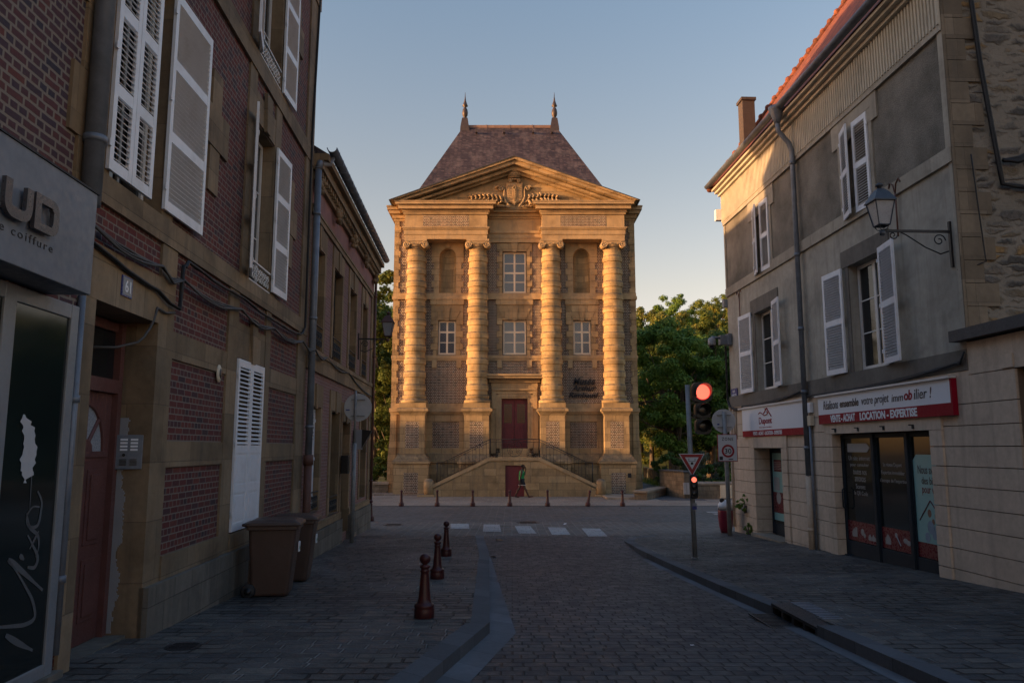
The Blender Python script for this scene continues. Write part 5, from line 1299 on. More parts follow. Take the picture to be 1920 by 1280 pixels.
for cx, cz, r_ in ((-13.83, 1.26, .11), (-13.62, 1.22, .10), (-13.74, 1.14, .08), (-13.95, 1.08, .08)): mb.ball((cx, ry_-.003, cz), r_, 10, 6, sy=.012, sz=1.1)
mb.build('poster_clothes', paint_mat('printed cloth', (.18, .26, .33), .5), po)
# fascia signs
sg = thing('estate_agent_sign', 'long white and red fascia sign above the wide shop window', 'shop sign', (7.8, 0, 0), RZ)
xa, xb = -17.5, -12.58
MB().box(xa, xb, -.12, -.078, 3.365, 3.76).build('white_panel', m_signwhite, sg)
mb = MB(); mb.box(xa, xb, -.122, -.078, 3.16, 3.364); mb.box(xb, xb+.05, -.124, -.0, 3.16, 3.76); mb.build('red_panel', m_signred, sg)
mb = MB(); mb.box(xa-.08, xb+.06, -.17, -.04, 3.762, 3.80); mb.build('top_rail', m_whitef, sg)
W_ = xb-xa
def tx(p): return xa+W_*p
text('lettering', 'Réalisons', m_posterink, sg, tx(.055), tx(.20), 3.47, 3.66, -.123, 0, .25, .004)
text('lettering', 'ensemble', m_posterink, sg, tx(.215), tx(.38), 3.48, 3.64, -.123, .025, .15, .004)
text('lettering', 'votre projet', m_posterink, sg, tx(.405), tx(.615), 3.435, 3.64, -.123, 0, .2, .004)
text('lettering', 'imm', m_posterink, sg, tx(.635), tx(.715), 3.48, 3.61, -.123, 0, .2, .004)
text('lettering', 'ob', m_signred, sg, tx(.722), tx(.775), 3.48, 3.66, -.123, .02, .15, .004)
text('lettering', 'ilier !', m_posterink, sg, tx(.785), tx(.895), 3.48, 3.66, -.123, 0, .2, .004)
text('lettering', 'VENTE - ACHAT', m_signwhite, sg, tx(.12), tx(.345), 3.183, 3.34, -.125, .04, 0, .004)
text('lettering', 'LOCATION - EXPERTISE', m_signwhite, sg, tx(.385), tx(.80), 3.183, 3.34, -.125, .04, 0, .004)
for i in range(4):
    x = -16.8+i*1.0; mb = MB(); mb.box(x-.015, x+.015, -.16, -.07, 3.03, 3.05); mb.box(x-.02, x+.02, -.10, -.07, 2.97, 3.05); tag(mb.build('sign_bracket', m_dkgrey, loc=(7.8, 0, 0), rz=RZ), 'small dark hook above the wide shop window', 'bracket', 'small hooks over the shop window')
s1 = thing('agency_logo_sign', 'white and red fascia sign with a red house logo over the narrow shop door', 'shop sign', (7.8, 0, 0), RZ)
xa, xb = -22.62, -18.32
MB().box(xa, xb, -.10, -.036, 3.12, 3.74).build('white_panel', m_signwhite, s1)
MB().box(xa, xb, -.102, -.036, 2.95, 3.119).build('red_panel', m_signred, s1)
MB().box(xa-.25, xb+.02, -.14, -.02, 3.742, 3.79).build('top_rail', m_whitef, s1)
W_ = xb-xa; cxl = tx(.40)
text('lettering', 'D', m_signred, s1, tx(.315), tx(.36), 3.28, 3.46, -.103, 0, 0, .004); text('lettering', 'upont', m_signred, s1, tx(.365), tx(.53), 3.23, 3.42, -.103, .02, 0, .004)
text('lettering', 'Réseau d\'agences immobilières', m_signred, s1, tx(.315), tx(.53), 3.17, 3.205, -.103, 0, 0, .004)
text('lettering', 'VENTE - ACHAT - LOCATION - EXPERTISE', m_signwhite, s1, tx(.20), tx(.68), 2.985, 3.085, -.104, .02, 0, .004)
mb = MB(); q = lambda p, z: (tx(p), -.107, z)
mb.tube([q(.40, 3.55), q(.455, 3.69), q(.455, 3.69), q(.525, 3.46)], .014, 6)
mb.tube([q(.31, 3.56), q(.34, 3.60), q(.37, 3.56), q(.41, 3.50), q(.45, 3.52), q(.475, 3.56)], .012, 6); mb.tube([q(.43, 3.62), q(.43, 3.68)], .012, 5)
mb.box(tx(.45), tx(.468), -.108, -.102, 3.56, 3.61); mb.build('house_logo', m_signred, s1)
# downpipe and its fittings
mb = MB(); x = -18.18
mb.lathe([(.07, 0), (.10, .1), (.19, .34), (.20, .42)], (x, -.46, 10.55), 16)
mb.tube([(x, -.46, 10.6), (x, -.44, 10.35), (x, -.2, 10.05), (x, -.13, 9.85), (x, -.13, 9.6), (x, -.13, 2.0)], .06, 12)
for z in (9.5, 7.2, 5.4, 3.9, 2.6): mb.tube([(x, -.13, z), (x, -.13, z+.08)], .073, 12)
dp = mb.build('downpipe', m_zinc, loc=(7.8, 0, 0), rz=RZ); tag(dp, 'zinc downpipe with a funnel head down the middle of the grey corner building', 'downpipe')
mb = MB(); mb.tube([(x, -.13, .25), (x, -.13, 1.98)], .07, 12); mb.tube([(x, -.13, .75), (x, -.13, .82)], .085, 12); mb.build('painted_foot', m_beige, dp)
mb = MB(); mb.tube([(x+.13, -.09, 3.3), (x+.14, -.09, .22)], .032, 8); mb.tube([(x-.14, -.08, .3), (x-.14, -.08, 2.0)], .016, 8); tag(mb.build('conduit', m_zinc, loc=(7.8, 0, 0), rz=RZ), 'slim steel conduits beside the middle downpipe of the corner building', 'conduit')
MB().box(x+.1, x+.24, -.12, -.04, 3.45, 3.68).build('junction_box', m_signwhite, loc=(7.8, 0, 0), rz=RZ); tag(bpy.data.objects['junction_box'], 'white junction box beside the downpipe between the two fascia signs', 'electrical box')
o = MB().box(x+.08, x+.26, -.13, -.04, 3.15, 3.38).build('meter_box', m_cream, loc=(7.8, 0, 0), rz=RZ); tag(o, 'small cream meter box below the white junction box', 'electrical box')
mb = MB(); mb.tube([(-23.75, -.08, .3), (-23.75, -.08, 3.9)], .035, 8); mb.tube([(-23.5, -.06, 2.6), (-23.5, -.06, 3.85)], .03, 8); mb.tube([(-23.3, -.06, 2.9), (-23.3, -.06, 3.8)], .03, 8)
tag(mb.build('corner_pipes', m_beige, loc=(7.8, 0, 0), rz=RZ), 'beige pipes running down the far corner of the grey building', 'pipe')
# cables
cable([(-23.9, -.08, 6.0), (-23.9, -.08, 4.1), (-23.6, -.08, 3.86), (-22.5, -.08, 3.84), (-18.4, -.08, 3.98), (-17.8, -.08, 3.84), (-12.4, -.08, 3.98), (-12.2, -.08, 4.15)], .018, 'black cables looped under the sill band of the corner building', frame=RZ, org=(7.8, 0, 0), n=3, sag=.05)
cable([(-12.12, .45, 10.9), (-12.12, .55, 9.0), (-12.12, .75, 6.9), (-12.12, 1.5, 6.85), (-12.12, 5.0, 6.3)], .03, 'thick black cable run down the stone gable', frame=RZ, org=(7.8, 0, 0), n=3, sag=.02)
cable([(-12.12, .8, 7.3), (-12.0, 1.5, 7.6), (-11.5, 3.2, 8.3)], .035, 'twisted black power cable leaving the stone gable to the right', frame=RZ, org=(7.8, 0, 0), n=3, sag=.08)
cable([(-12.12, 1.15, 6.8), (-12.12, 1.25, 4.5)], .008, 'thin pale wire hanging down the stone gable', frame=RZ, org=(7.8, 0, 0), n=1, mt=m_signwhite)
cable([(-12.12, .25, 7.4), (-12.12, .35, 5.6), (-12.3, -.02, 5.5)], .012, 'thin dark wire from the gable corner to the wall lamp', frame=RZ, org=(7.8, 0, 0), n=1)
# wall anchors and fittings
for s, z0, z1, lab in ((13.9, 6.8, 7.6, 'forked iron wall anchor above the near first floor window'), (22.6, 6.5, 7.3, 'forked iron wall anchor above the far first floor window')):
    mb = MB(); mb.tube([(-s, -.05, z0-.3), (-s, -.05, z1-.25)], .018, 6)
    for q in (-1, 1): mb.tube([(-s, -.05, z1-.3), (-s+q*.05, -.06, z1-.1), (-s+q*.15, -.06, z1-.03), (-s+q*.2, -.06, z1-.12)], .014, 6)
    tag(mb.build('wall_anchor', m_castred, loc=(7.8, 0, 0), rz=RZ), lab, 'wall anchor')
o = MB().box(-24.0, -23.82, -.26, -.06, 9.8, 10.15).build('alarm_box', m_signwhite, loc=(7.8, 0, 0), rz=RZ); tag(o, 'white box under the eaves at the far top corner of the grey building', 'box')
o = MB().box(-24.0, -23.82, -.12, .1, 7.0, 7.25).build('sensor_box', m_greybox, loc=(7.8, 0, 0), rz=RZ); tag(o, 'small grey box at the far corner above the surveillance camera', 'box')
cm = thing('surveillance_camera', 'grey dome surveillance camera on a bracket at the far corner of the building', 'camera', Rpt(23.6, -.03, 5.9), RZ)
mb = MB(); mb.box(-.25, .12, -.1, 0, -.13, .22); mb.box(-.25, .0, -.3, -.1, -.1, .18); mb.tube([(-.1, -.3, .1), (-.1, -.55, .13)], .035, 8); mb.build('bracket', m_zinc, cm)
mb = MB(); mb.lathe([(.04, .12), (.115, .08), (.12, -.08), (.11, -.13)], (-.1, -.55, 0), 18); mb.build('housing', m_greybox, cm)
mb = MB(); mb.ball((-.1, -.55, -.13), .095, 16, 10); mb.build('dome', m_glass, cm)
sp_ = thing('street_name_plate', 'small blue enamel street name plate on the far end of the grey building', 'street sign', (7.8, 0, 0), RZ)
MB().box(-23.72, -23.18, -.03, -.005, 4.1, 4.42).build('plate', m_blue, sp_)
MB().box(-23.68, -23.22, -.034, -.03, 4.13, 4.15).build('edge', m_signwhite, sp_)
text('lettering', 'RUE', m_signwhite, sp_, -23.55, -23.35, 4.30, 4.37, -.034, .01, 0, .003); text('lettering', 'DU MOULIN', m_signwhite, sp_, -23.66, -23.24, 4.18, 4.26, -.034, .01, 0, .003)
# garden building nearer to the camera (rusticated, low parapet)
gb = thing('low_annex', 'single storey beige rusticated annex with slate coping at the right edge', 'building', (7.8, 0, 0), RZ)
S2 = -8
hh = [(*N(8.4, 11.15), .35, 3.78, .35)]
mb = MB(); wall_cells(mb, -S0+.002, -S2, 0, 4.1, hh); mb.add([(-S2, 0, 0), (-S2, 8, 0), (-S2, 8, 4.1), (-S2, 0, 4.1)], [(0, 1, 2, 3)]); mb.build('joint_backing', m_joint, gb)
mb = MB(); rust(mb, S2, S0-.002, holes=hh, vj=False, zs=[0.0, .36, .70, 1.03, 1.36, 1.69, 2.02, 2.34, 2.66, 2.99, 3.33, 3.78, 4.3])
mb.box(-11.15-.25, -11.15, -.06, -.036, 3.8, 4.0)
mb.build('rustication', m_beige, gb)
mb = MB(); mb.box(-S0-.22, -S2, -.18, .3, 4.32, 4.5); mb.box(-S0+.01, -S2, .3, 8, 4.2, 4.38); mb.build('coping', m_slatecap, gb)
mb = MB(); mb.box(-11.1, -8.45, .28, .33, .4, 3.75); mb.build('garage_door', m_dkgrey, gb)
for k in range(3): MB().box(-11.08+k*.9, -10.25+k*.9, .25, .28, .5, 3.7).build('door_panel', m_dkgrey, gb)
# ---------------------------------------------------------------- wall lanterns
def lantern(name, lab, org, rz, mt, arm=1.16):
    l = thing(name, lab, 'street lamp', org, rz)
    mb = MB()
    mb.box(-.025, .025, -.035, -.0, -.55, .22)                           # wall plate (local y- = out of the wall)
    mb.box(-.018, .018, -arm+.02, -.03, .03, .07)
    pts = [(0, -.06, -.28), (0, -.2, -.33), (0, -.45, -.22), (0, -arm+.41, -.02), (0, -arm+.31, .03)]; mb.tube(pts, .012, 6)
    def sc(cy, cz, r0, a0, sg_):
        P = []
        for i in range(22): f = i/21; r = r0*(1-.8*f); a = a0+sg_*2.6*pi*f; P.append((0, cy+r*cos(a), cz+r*sin(a)))
        mb.tube(P, .011, 6)
    sc(-.21, -.10, .11, 0, 1); sc(-arm+.18, -.02, .07, 0, -1)
    mb.build('bracket', m_iron, l)
    cy = -arm; zb = .16
    mb = MB()
    def sq(w, z): return [(-w, cy-w, z), (w, cy-w, z), (w, cy+w, z), (-w, cy+w, z)]
    mb.lathe([(.05, -.03), (.065, .0), (.06, .06), (.03, .08)], (0, cy, 0), 12)
    for sx in (-1, 1):
        for sy in (-1, 1):
            mb.tube([(0, cy, .06), (sx*.07, cy+sy*.07, .08), (sx*.115, cy+sy*.115, zb)], .010, 5)
            mb.tube([(sx*.125, cy+sy*.125, zb), (sx*.215, cy+sy*.215, zb+.46)], .014, 4)
    for w, z in ((.125, zb), (.215, zb+.46)):
        c = sq(w, z); 
        for i in range(4): mb.tube([c[i], c[(i+1) % 4]], .013, 4)
    vs = sq(.25, zb+.455)+sq(.25, zb+.475)+sq(.13, zb+.66)+sq(.12, zb+.67)+sq(.07, zb+.72)
    fs = [(0, 3, 2, 1)]+[(4*k+i, 4*k+(i+1) % 4, 4*k+4+(i+1) % 4, 4*k+4+i) for k in range(4) for i in range(4)]+[(16, 17, 18, 19)]
    mb.add(vs, fs); mb.lathe([(.04, 0), (.045, .05), (.085, .06), (.085, .09), (.03, .12), (.02, .13)], (0, cy, zb+.72), 12)
    sc3 = lambda m_: [((p[0])*.74, cy+(p[1]-cy)*.74, p[2]*.86) for p in m_.v]
    mb.v = sc3(mb)
    ln = mb.build('lantern', mt, l)
    mb = MB(); a, b = sq(.118, zb+.01), sq(.205, zb+.45); mb.add(a+b, [(0, 1, 5, 4), (1, 2, 6, 5), (2, 3, 7, 6), (3, 0, 4, 7)]); mb.v = sc3(mb); mb.build('glazing', m_milk, ln)
    return l
lantern('wall_lantern', 'blue grey square lantern on a scrolled iron bracket on the grey building', Rpt(12.42, 0, 6.12), RZ, m_lampdark)
lantern('wall_lantern', 'reddish brown square lantern on an iron bracket at the far end of the left terrace', Lpt(22.4, 0, 5.74), LZ, m_copper, arm=.86)
# ---------------------------------------------------------------- bollards
def bollard_mesh():
    mb = MB()
    mb.lathe([(.115, 0), (.12, .01), (.12, .10), (.112, .115), (.122, .13), (.115, .155), (.092, .17), (.085, .18), (.073, .22), (.050, .50), (.048, .52), (.06, .535), (.048, .55), (.045, .565), (.065, .58), (.060, .60), (.03, .61), (.03, .62), (.055, .635), (.066, .665), (.066, .69), (.05, .72), (.02, .735), (.001, .737)], (0, 0, 0), 24, caps=False)
    return mb.build('bollard', m_boll)
b0 = bollard_mesh(); bm_ = b0.data
spots = [(-1.04, 9.52, 'nearest burgundy ball topped bollard on the left pavement', 0), (-1.25, 13.34, 'middle one of the three near burgundy bollards on the left pavement', 0), (-1.41, 17.02, 'farthest of the three near burgundy bollards by the left kerb', 0), (-5.01, 28.0, 'burgundy bollard just past the far corner of the low brick house', 0), (-6.35, 34.2, 'burgundy bollard half hidden behind the far corner of the low brick house', 0)]
names = ['far bollard in front of the left pedestal of the museum', 'far bollard before the left foot of the museum stairs', 'far bollard before the left half of the stair wall', 'far bollard just left of the walking person', 'far bollard before the right half of the stair wall', 'tilted far bollard leaning right before the foot of the stairs', 'rightmost far bollard before the right pedestal of the museum']
for (x, nm) in zip((-5.07, -3.43, -1.8, -.1, 1.63, 3.46, 5.07), names): spots.append((x, 36.1, nm, 0.17 if 'tilted' in nm else 0))
for i, (x, y, lab, tl) in enumerate(spots):
    o = b0 if i == 0 else b0.copy()
    if i: COL.objects.link(o)
    o.location = (x, y, g(y)+(.012 if y > 36.3 else 0)); o.rotation_euler = (0, tl, R.uniform(0, 3)); 
    if tl: o.rotation_euler = (0, tl, 0)
    tag(o, lab, 'bollard', 'burgundy bollards along the street and the quay')
# ---------------------------------------------------------------- traffic light
tl = thing('traffic_light', 'grey pole with a lit red traffic light, give way sign and small repeater', 'traffic light', (3.82, 16.6, g(16.6)), 0)
mb = MB(); mb.tube([(0, 0, 0), (-.05, 0, 3.62)], .05, 14); mb.tube([(-.0, 0, 0), (0, 0, .02)], .075, 14)
mb.mi = 0; mb.build('pole', m_pole, tl)
mb = MB(); mb.box(-.05, .18, -.02, .02, 2.90, 2.93); mb.box(-.05, .18, -.02, .02, 3.22, 3.25)
mb.build('bracket', m_black, tl)
def head(cx, cz, s, name='signal_lamp', lit=False):
    mb = MB(); n = 24
    # rounded shield body
    pts = []
    for i in range(n):
        a = 2*pi*i/n; c, q = cos(a), sin(a); e = 4.0; k = (abs(c)**e+abs(q)**e)**(-1/e); pts.append((cx+s*k*c, cz+s*k*q))
    mb.prism(pts, -.12, .06)
    # visor
    N_ = 16; r = s*.80; rows = []
    for d in (0, 1):
        row = []
        for i in range(N_+1):
            a = radians(-35)+radians(250)*i/N_; dep = (.08+.20*max(0, sin(a)*.6+.4)) if d else 0
            row.append((cx+r*cos(a), -.12-dep, cz+r*sin(a)))
        rows.append(row)
    vs = rows[0]+rows[1]; mb.add(vs, [(i, i+1, N_+2+i, N_+1+i) for i in range(N_)])
    vs2 = [(cx+(p[0]-cx)*.97, p[1], cz+(p[2]-cz)*.97) for p in vs]; mb.add(vs2, [(i, N_+1+i, N_+2+i, i+1) for i in range(N_)])
    h = mb.build(name, m_black, tl)
    mb = MB(); mb.ball((cx, -.115, cz), s*.74, 24, 12, sy=.22); mb.build('lens', m_redlens if lit else m_darklens, h)
    if lit:
        mb = MB(); mb.lathe([(s*.74, 0), (s*.79, .012)], (cx, -.125, cz), 28, caps=False, axis=Matrix.Rotation(pi/2, 3, 'X')); mb.build('glow_rim', m_redglow, h)
    return h
head(.24, 3.46, .215, lit=True); head(.245, 3.07, .165); head(.245, 2.73, .165)
mb = MB()
W_ = .235; tz = 2.0; yy = -.07
def tri(s, z0=tz): return [(-.02-s, z0+s*.577), (-.02+s, z0+s*.577), (-.02, z0-s*1.155)]
mb.prism(tri(.275), yy, yy+.02); gw = mb.build('give_way_sign', m_retrowhite, tl)
mb = MB(); mb.prism(tri(.25), yy-.004, yy-.0005); mb.build('red_triangle', m_retrored, gw)
mb = MB(); mb.prism(tri(.145), yy-.008, yy-.0045); mb.build('white_field', m_retrowhite, gw)
mb = MB(); mb.box(-.045, .005, yy-.011, yy-.0085, 1.93, 1.98); mb.box(-.09, -.08, yy-.011, yy-.0085, 2.0, 2.06); mb.box(.04, .05, yy-.011, yy-.0085, 2.0, 2.06); mb.box(-.09, .05, yy-.011, yy-.0085, 1.998, 2.006)
mb.build('pictogram', m_black, gw)
mb = MB(); mb.box(-.085, .075, -.16, -.05, 1.23, 1.73); rp = mb.build('repeater_box', m_black, tl, bevel=.03)
for k, z in enumerate((1.62, 1.47, 1.33)):
    mb = MB(); mb.ball((-.005, -.16, z), .055, 16, 10, sy=.35); mb.build('repeater_lens', m_redlens if k == 0 else m_darklens, rp)
MB().box(-.05, .045, -.056, -.05, 1.78, 1.9).build('sticker', m_greybox, tl); MB().box(-.03, .06, -.056, -.05, 1.08, 1.13).build('sticker', m_greybox, tl)
mb = MB(); mb.box(-.035, .055, -.058, -.05, 1.0, 1.07); mb.build('blue_sticker', m_blue, tl)
# ---------------------------------------------------------------- signs
p1 = thing('zone_sign_post', 'grey post with the back of a round sign above a white zone 30 sign', 'sign post', (6.07, 22.07, g(22.07)))
mb = MB(); mb.tube([(0, 0, 0), (-.03, 0, 3.45)], .06, 14); mb.build('post', m_pole, p1)
mb = MB(); mb.lathe([(.335, 0), (.335, .02)], (-.03, .09, 3.2), 36, axis=Matrix.Rotation(-pi/2, 3, 'X')); rs = mb.build('round_sign', m_signback, p1)
mb = MB()
for z in (3.02, 3.36): mb.box(-.22, .18, .055, .088, z-.015, z+.015)
mb.build('rail', m_pole, rs)
mb = MB(); mb.box(-.22, -.16, .083, .089, 3.08, 3.12); mb.build('sticker', m_blue, rs)
mb = MB(); mb.box(-.28, .28, -.085, -.065, 2.06, 2.82); zs_ = mb.build('zone_sign', m_retrored, p1, bevel=.004)
mb = MB(); mb.box(-.262, .262, -.088, -.085, 2.078, 2.802); mb.build('white_field', m_retrowhite, zs_)
text('lettering', 'ZONE', m_black, zs_, -.155, .165, 2.64, 2.73, -.089, .01, 0, .003, 1.3)
def ring(mb, cx, cz, r0, r1, y, n=32):
    vs = []
    for i in range(n): a = 2*pi*i/n; vs += [(cx+r0*cos(a), y, cz+r0*sin(a)), (cx+r1*cos(a), y, cz+r1*sin(a))]
    mb.add(vs, [(2*i, 2*i+1, (2*i+3) % (2*n), (2*i+2) % (2*n)) for i in range(n)])
mb = MB(); ring(mb, .01, 2.35, .125, .18, -.0895); mb.build('red_ring', m_retrored, zs_)
text('digits', '30', m_black, zs_, -.085, .105, 2.28, 2.42, -.089, .012, 0, .003)
MB().box(-.24, -.14, -.091, -.089, 2.10, 2.2).build('sticker', m_posterink, zs_); MB().box(.02, .14, -.091, -.089, 2.11, 2.135).build('sticker', m_posterink, zs_)
p2 = thing('round_sign_post', 'grey post with the back of a round sign beside the left terrace', 'sign post', (-4.06, 20.1, g(20.1)))
mb = MB(); mb.tube([(0, 0, 0), (0.0, 0, 2.5)], .055, 14); mb.tube([(.0, 0, 2.5), (.0, 0, 3.85)], .03, 10); mb.build('post', m_pole, p2)
mb = MB(); mb.lathe([(.36, 0), (.36, .02)], (.05, .06, 3.42), 36, axis=Matrix.Rotation(-pi/2, 3, 'X')); rs = mb.build('round_sign', m_signback, p2)
mb = MB()
for z in (3.2, 3.62): mb.box(-.12, .24, .03, .058, z-.013, z+.013)
mb.build('rail', m_pole, rs)
mb = MB(); mb.box(-.26, -.16, .054, .059, 3.34, 3.37); mb.build('sticker', m_blue, rs)
# ---------------------------------------------------------------- wheelie bins
def bin_(lab, loc, rz):
    b = thing('wheelie_bin', lab, 'bin', loc, rz, 'brown wheelie bins standing against the left terrace')
    def ring_(w, d, z, yo=0, c=.05):
        P = []
        for sx, sy, a0 in ((1, 1, 0), (-1, 1, pi/2), (-1, -1, pi), (1, -1, 1.5*pi)):
            for k in range(4): a = a0+pi/2*k/3; P.append((sx*(w/2-c)+c*cos(a), yo+sy*(d/2-c)+c*sin(a), z))
        return P
    def loft(mb, rings):
        n = 16; vs = [p for r in rings for p in r]; mb.smooth = False
        mb.add(vs, [(k*n+i, k*n+(i+1) % n, (k+1)*n+(i+1) % n, (k+1)*n+i) for k in range(len(rings)-1) for i in range(n)]+[tuple(range(n-1, -1, -1)), tuple((len(rings)-1)*n+i for i in range(n))])
    mb = MB(); loft(mb, [ring_(.46, .50, .03, .02), ring_(.48, .52, .06, .02), ring_(.56, .66, .92, 0), ring_(.57, .68, .93, 0), ring_(.62, .72, .935, 0), ring_(.62, .72, .98, 0)])
    for q in (-1, 1): mb.box(q*.12-.02, q*.12+.02, .27, .33, .1, .5)
    mb.build('body', m_brown, b)
    mb = MB(); loft(mb, [ring_(.64, .76, .985, -.01), ring_(.65, .77, 1.0, -.01), ring_(.63, .75, 1.03, -.01), ring_(.50, .58, 1.065, .0), ring_(.40, .45, 1.07, 0)]); mb.tube([(-.26, .40, 1.0), (.26, .40, 1.0)], .022, 8)
    mb.tube([(-.22, .36, .98), (-.22, .41, 1.0)], .02, 6); mb.tube([(.22, .36, .98), (.22, .41, 1.0)], .02, 6); mb.build('lid', m_brown, b)
    for q in (-1, 1):
        mb = MB(); mb.lathe([(.0, -.03), (.085, -.03), (.1, -.02), (.1, .02), (.085, .03), (0, .03)], (q*.26, .30, .10), 20, axis=Matrix.Rotation(pi/2, 3, 'Y')); w = mb.build('wheel', m_rubber, b)
        mb = MB(); mb.lathe([(.0, -.036), (.05, -.034), (.05, .034), (0, .036)], (q*.26, .30, .10), 14, axis=Matrix.Rotation(pi/2, 3, 'Y')); mb.build('rim', m_black, w)
    mb = MB(); mb.box(-.05, .05, -.352, -.335, .60, .74); mb.build('sticker', m_signwhite, b)
    mb = MB(); mb.ball((0, -.352, .65), .03, 8, 6, sy=.1); mb.build('sticker_emblem', m_shirt, b)
    return b
bin_('nearer brown wheelie bin with closed lid in front of the white ground floor shutters', (-3.42, 11.45, g(11.45)), radians(98))
bin_('farther brown wheelie bin behind the first one against the brick wall', (-3.58, 13.1, g(13.1)), radians(96))
# red and white planter-like thing behind the zone post
pj = thing('glass_bin', 'round red litter bin with a white top behind the zone sign post', 'bin', (6.30, 23.3, g(23.3)))
pj.scale = (.72, .72, 1)
mb = MB(); mb.lathe([(.20, 0), (.27, .2), (.31, .5), (.30, .66), (.27, .78)], (0, 0, 0), 24); mb.build('body', paint_mat('dark red plastic', (.17, .012, .03), .35), pj)
mb = MB(); mb.lathe([(.275, .78), (.30, .66), (.285, .82), (.20, .92), (.05, .95)], (0, 0, 0), 24); mb.build('lid', m_signwhite, pj)
mb = MB(); mb.ball((-.15, -.1, .94), .07, 10, 8, sx=1.5); mb.build('lid_knob', m_black, pj)
# ---------------------------------------------------------------- quay furniture
st = thing('stone_bench', 'weathered stone bench block at the right foot of the museum', 'bench', (6.9, 40.1, 0), radians(66))
mb = MB(); mb.box(-.05, 5.0, -.02, .75, .36, .48); mb.build('slab', m_coping, st, bevel=.02)
mb = MB(); mb.box(.05, 4.9, .03, .7, 0, .36); mb.build('base', m_rwall, st, bevel=.01)
o = MB().box(4.9, 6.9, 40.6, 44.0, 0, .12).build('low_step', m_coping); tag(o, kind='structure')
ql = thing('quay_wall', 'low dark rubble wall with pale coping left of the museum', 'wall', (-30, 45.0, 0))
mb = MB(); mb.box(0, 22.9, 0, .5, 0, .58); mb.build('masonry', m_rwall, ql)
mb = MB(); mb.box(0, 22.95, -.06, .56, .58, .72); mb.build('coping', m_coping, ql)
qr = thing('quay_wall', 'low rubble wall with rounded coping behind the zone sign post', 'wall', (9.75, 41.2, 0))
mb = MB(); mb.box(0, 22, 0, .45, 0, .72); mb.build('masonry', m_rwall, qr)
mb = MB(); mb.prismx([(-.04, .72), (-.04, .80), (.22, .90), (.49, .80), (.49, .72)], 0, 22); mb.build('coping', m_coping, qr)
mb = MB(); mb.box(1.15, 1.75, -.06, 0, .1, .72); mb.box(1.2, 1.7, -.075, -.06, .14, .68); mb.box(1.12, 1.78, -.06, 0, .05, .1)
tag(mb.build('meter_cabinet', m_cream, loc=(9.75, 41.2, 0)), 'cream meter cabinet fixed to the low rubble wall', 'cabinet')
pw = thing('wall_pillar', 'taller stone wall end with dark flat cap beside the quay path', 'wall', (8.95, 42.6, 0), radians(62))
mb = MB(); mb.box(0, 3.6, 0, .5, 0, 1.35); mb.build('masonry', m_rwall, pw); mb = MB(); mb.box(-.06, 3.66, -.06, .56, 1.35, 1.43); mb.build('cap', m_slatecap, pw)
pw.location = (9.6, 41.65, 0); pw.rotation_euler = (0, 0, radians(100))
mb = MB(); 
for i in range(4): mb.box(8.95+i*.17, 9.1+i*.17, 41.0, 41.1, .25, .85)
tag(mb.build('electric_cabinet', m_greybox), 'grey ribbed electric cabinet at the wall beside the quay path', 'cabinet')
fn = thing('iron_fence', 'dark green iron railing along the path right of the museum', 'fence', (9.35, 45.2, 0), radians(90))
Lf = 22
mb = MB(); mb.tube([(0, 0, 1.05), (Lf, 0, 1.05)], .03, 8); mb.tube([(0, 0, .14), (Lf, 0, .14)], .02, 6)
for i in range(int(Lf/.12)): mb.tube([(i*.12, 0, .14), (i*.12, 0, 1.03)], .009, 4)
mb.build('rails', paint_mat('dark green iron', (.012, .02, .016), .5), fn)
mb = MB()
for i in range(12): mb.box(i*2-.025, i*2+.025, -.025, .025, 0, 1.1)
mb.build('posts', m_iron, fn)
fn.location = (9.75, 45.3, 0); fn.rotation_euler = (0, 0, radians(86))
mb = MB(); mb.box(7.6, 9.9, 39.9, 75, .012, .022); o = mb.build('quay_path', m_asph); tag(o, kind='structure')
# ================================================================ VEGETATION
def hill_z(x, y):
    def sm(a, b, t): t = max(0, min(1, (t-a)/(b-a))); return t*t*(3-2*t)
    return -.35+(10.5+.22*x)*sm(78, 150, y+.2*x)*(1+.08*sin(x*.06)) + 6*sm(150, 300, y)
ggrid('hillside', m_grass, -180, 220, 46.5, 330, 60, 50, lambda x, y: hill_z(x, y) if y > 60 else -.3+.28*(1 if x > 12 else 0)*0)
o = MB().box(9.9, 60, 46.6, 78, -.3, .06).build('lawn', m_grass); tag(o, kind='structure')
o = MB().box(-60, -7.6, 46.2, 78, -.3, .05).build('lawn_left', m_grass); tag(o, kind='structure')
def leafquad(P, Nn, s, rq):
    t = Nn.orthogonal().normalized(); a = rq.uniform(0, 2*pi); t = t*cos(a)+Nn.cross(t)*sin(a); b = Nn.cross(t)
    return [P-t*s*.55, P+b*s*.32, P+t*s*.55, P-b*s*.32]
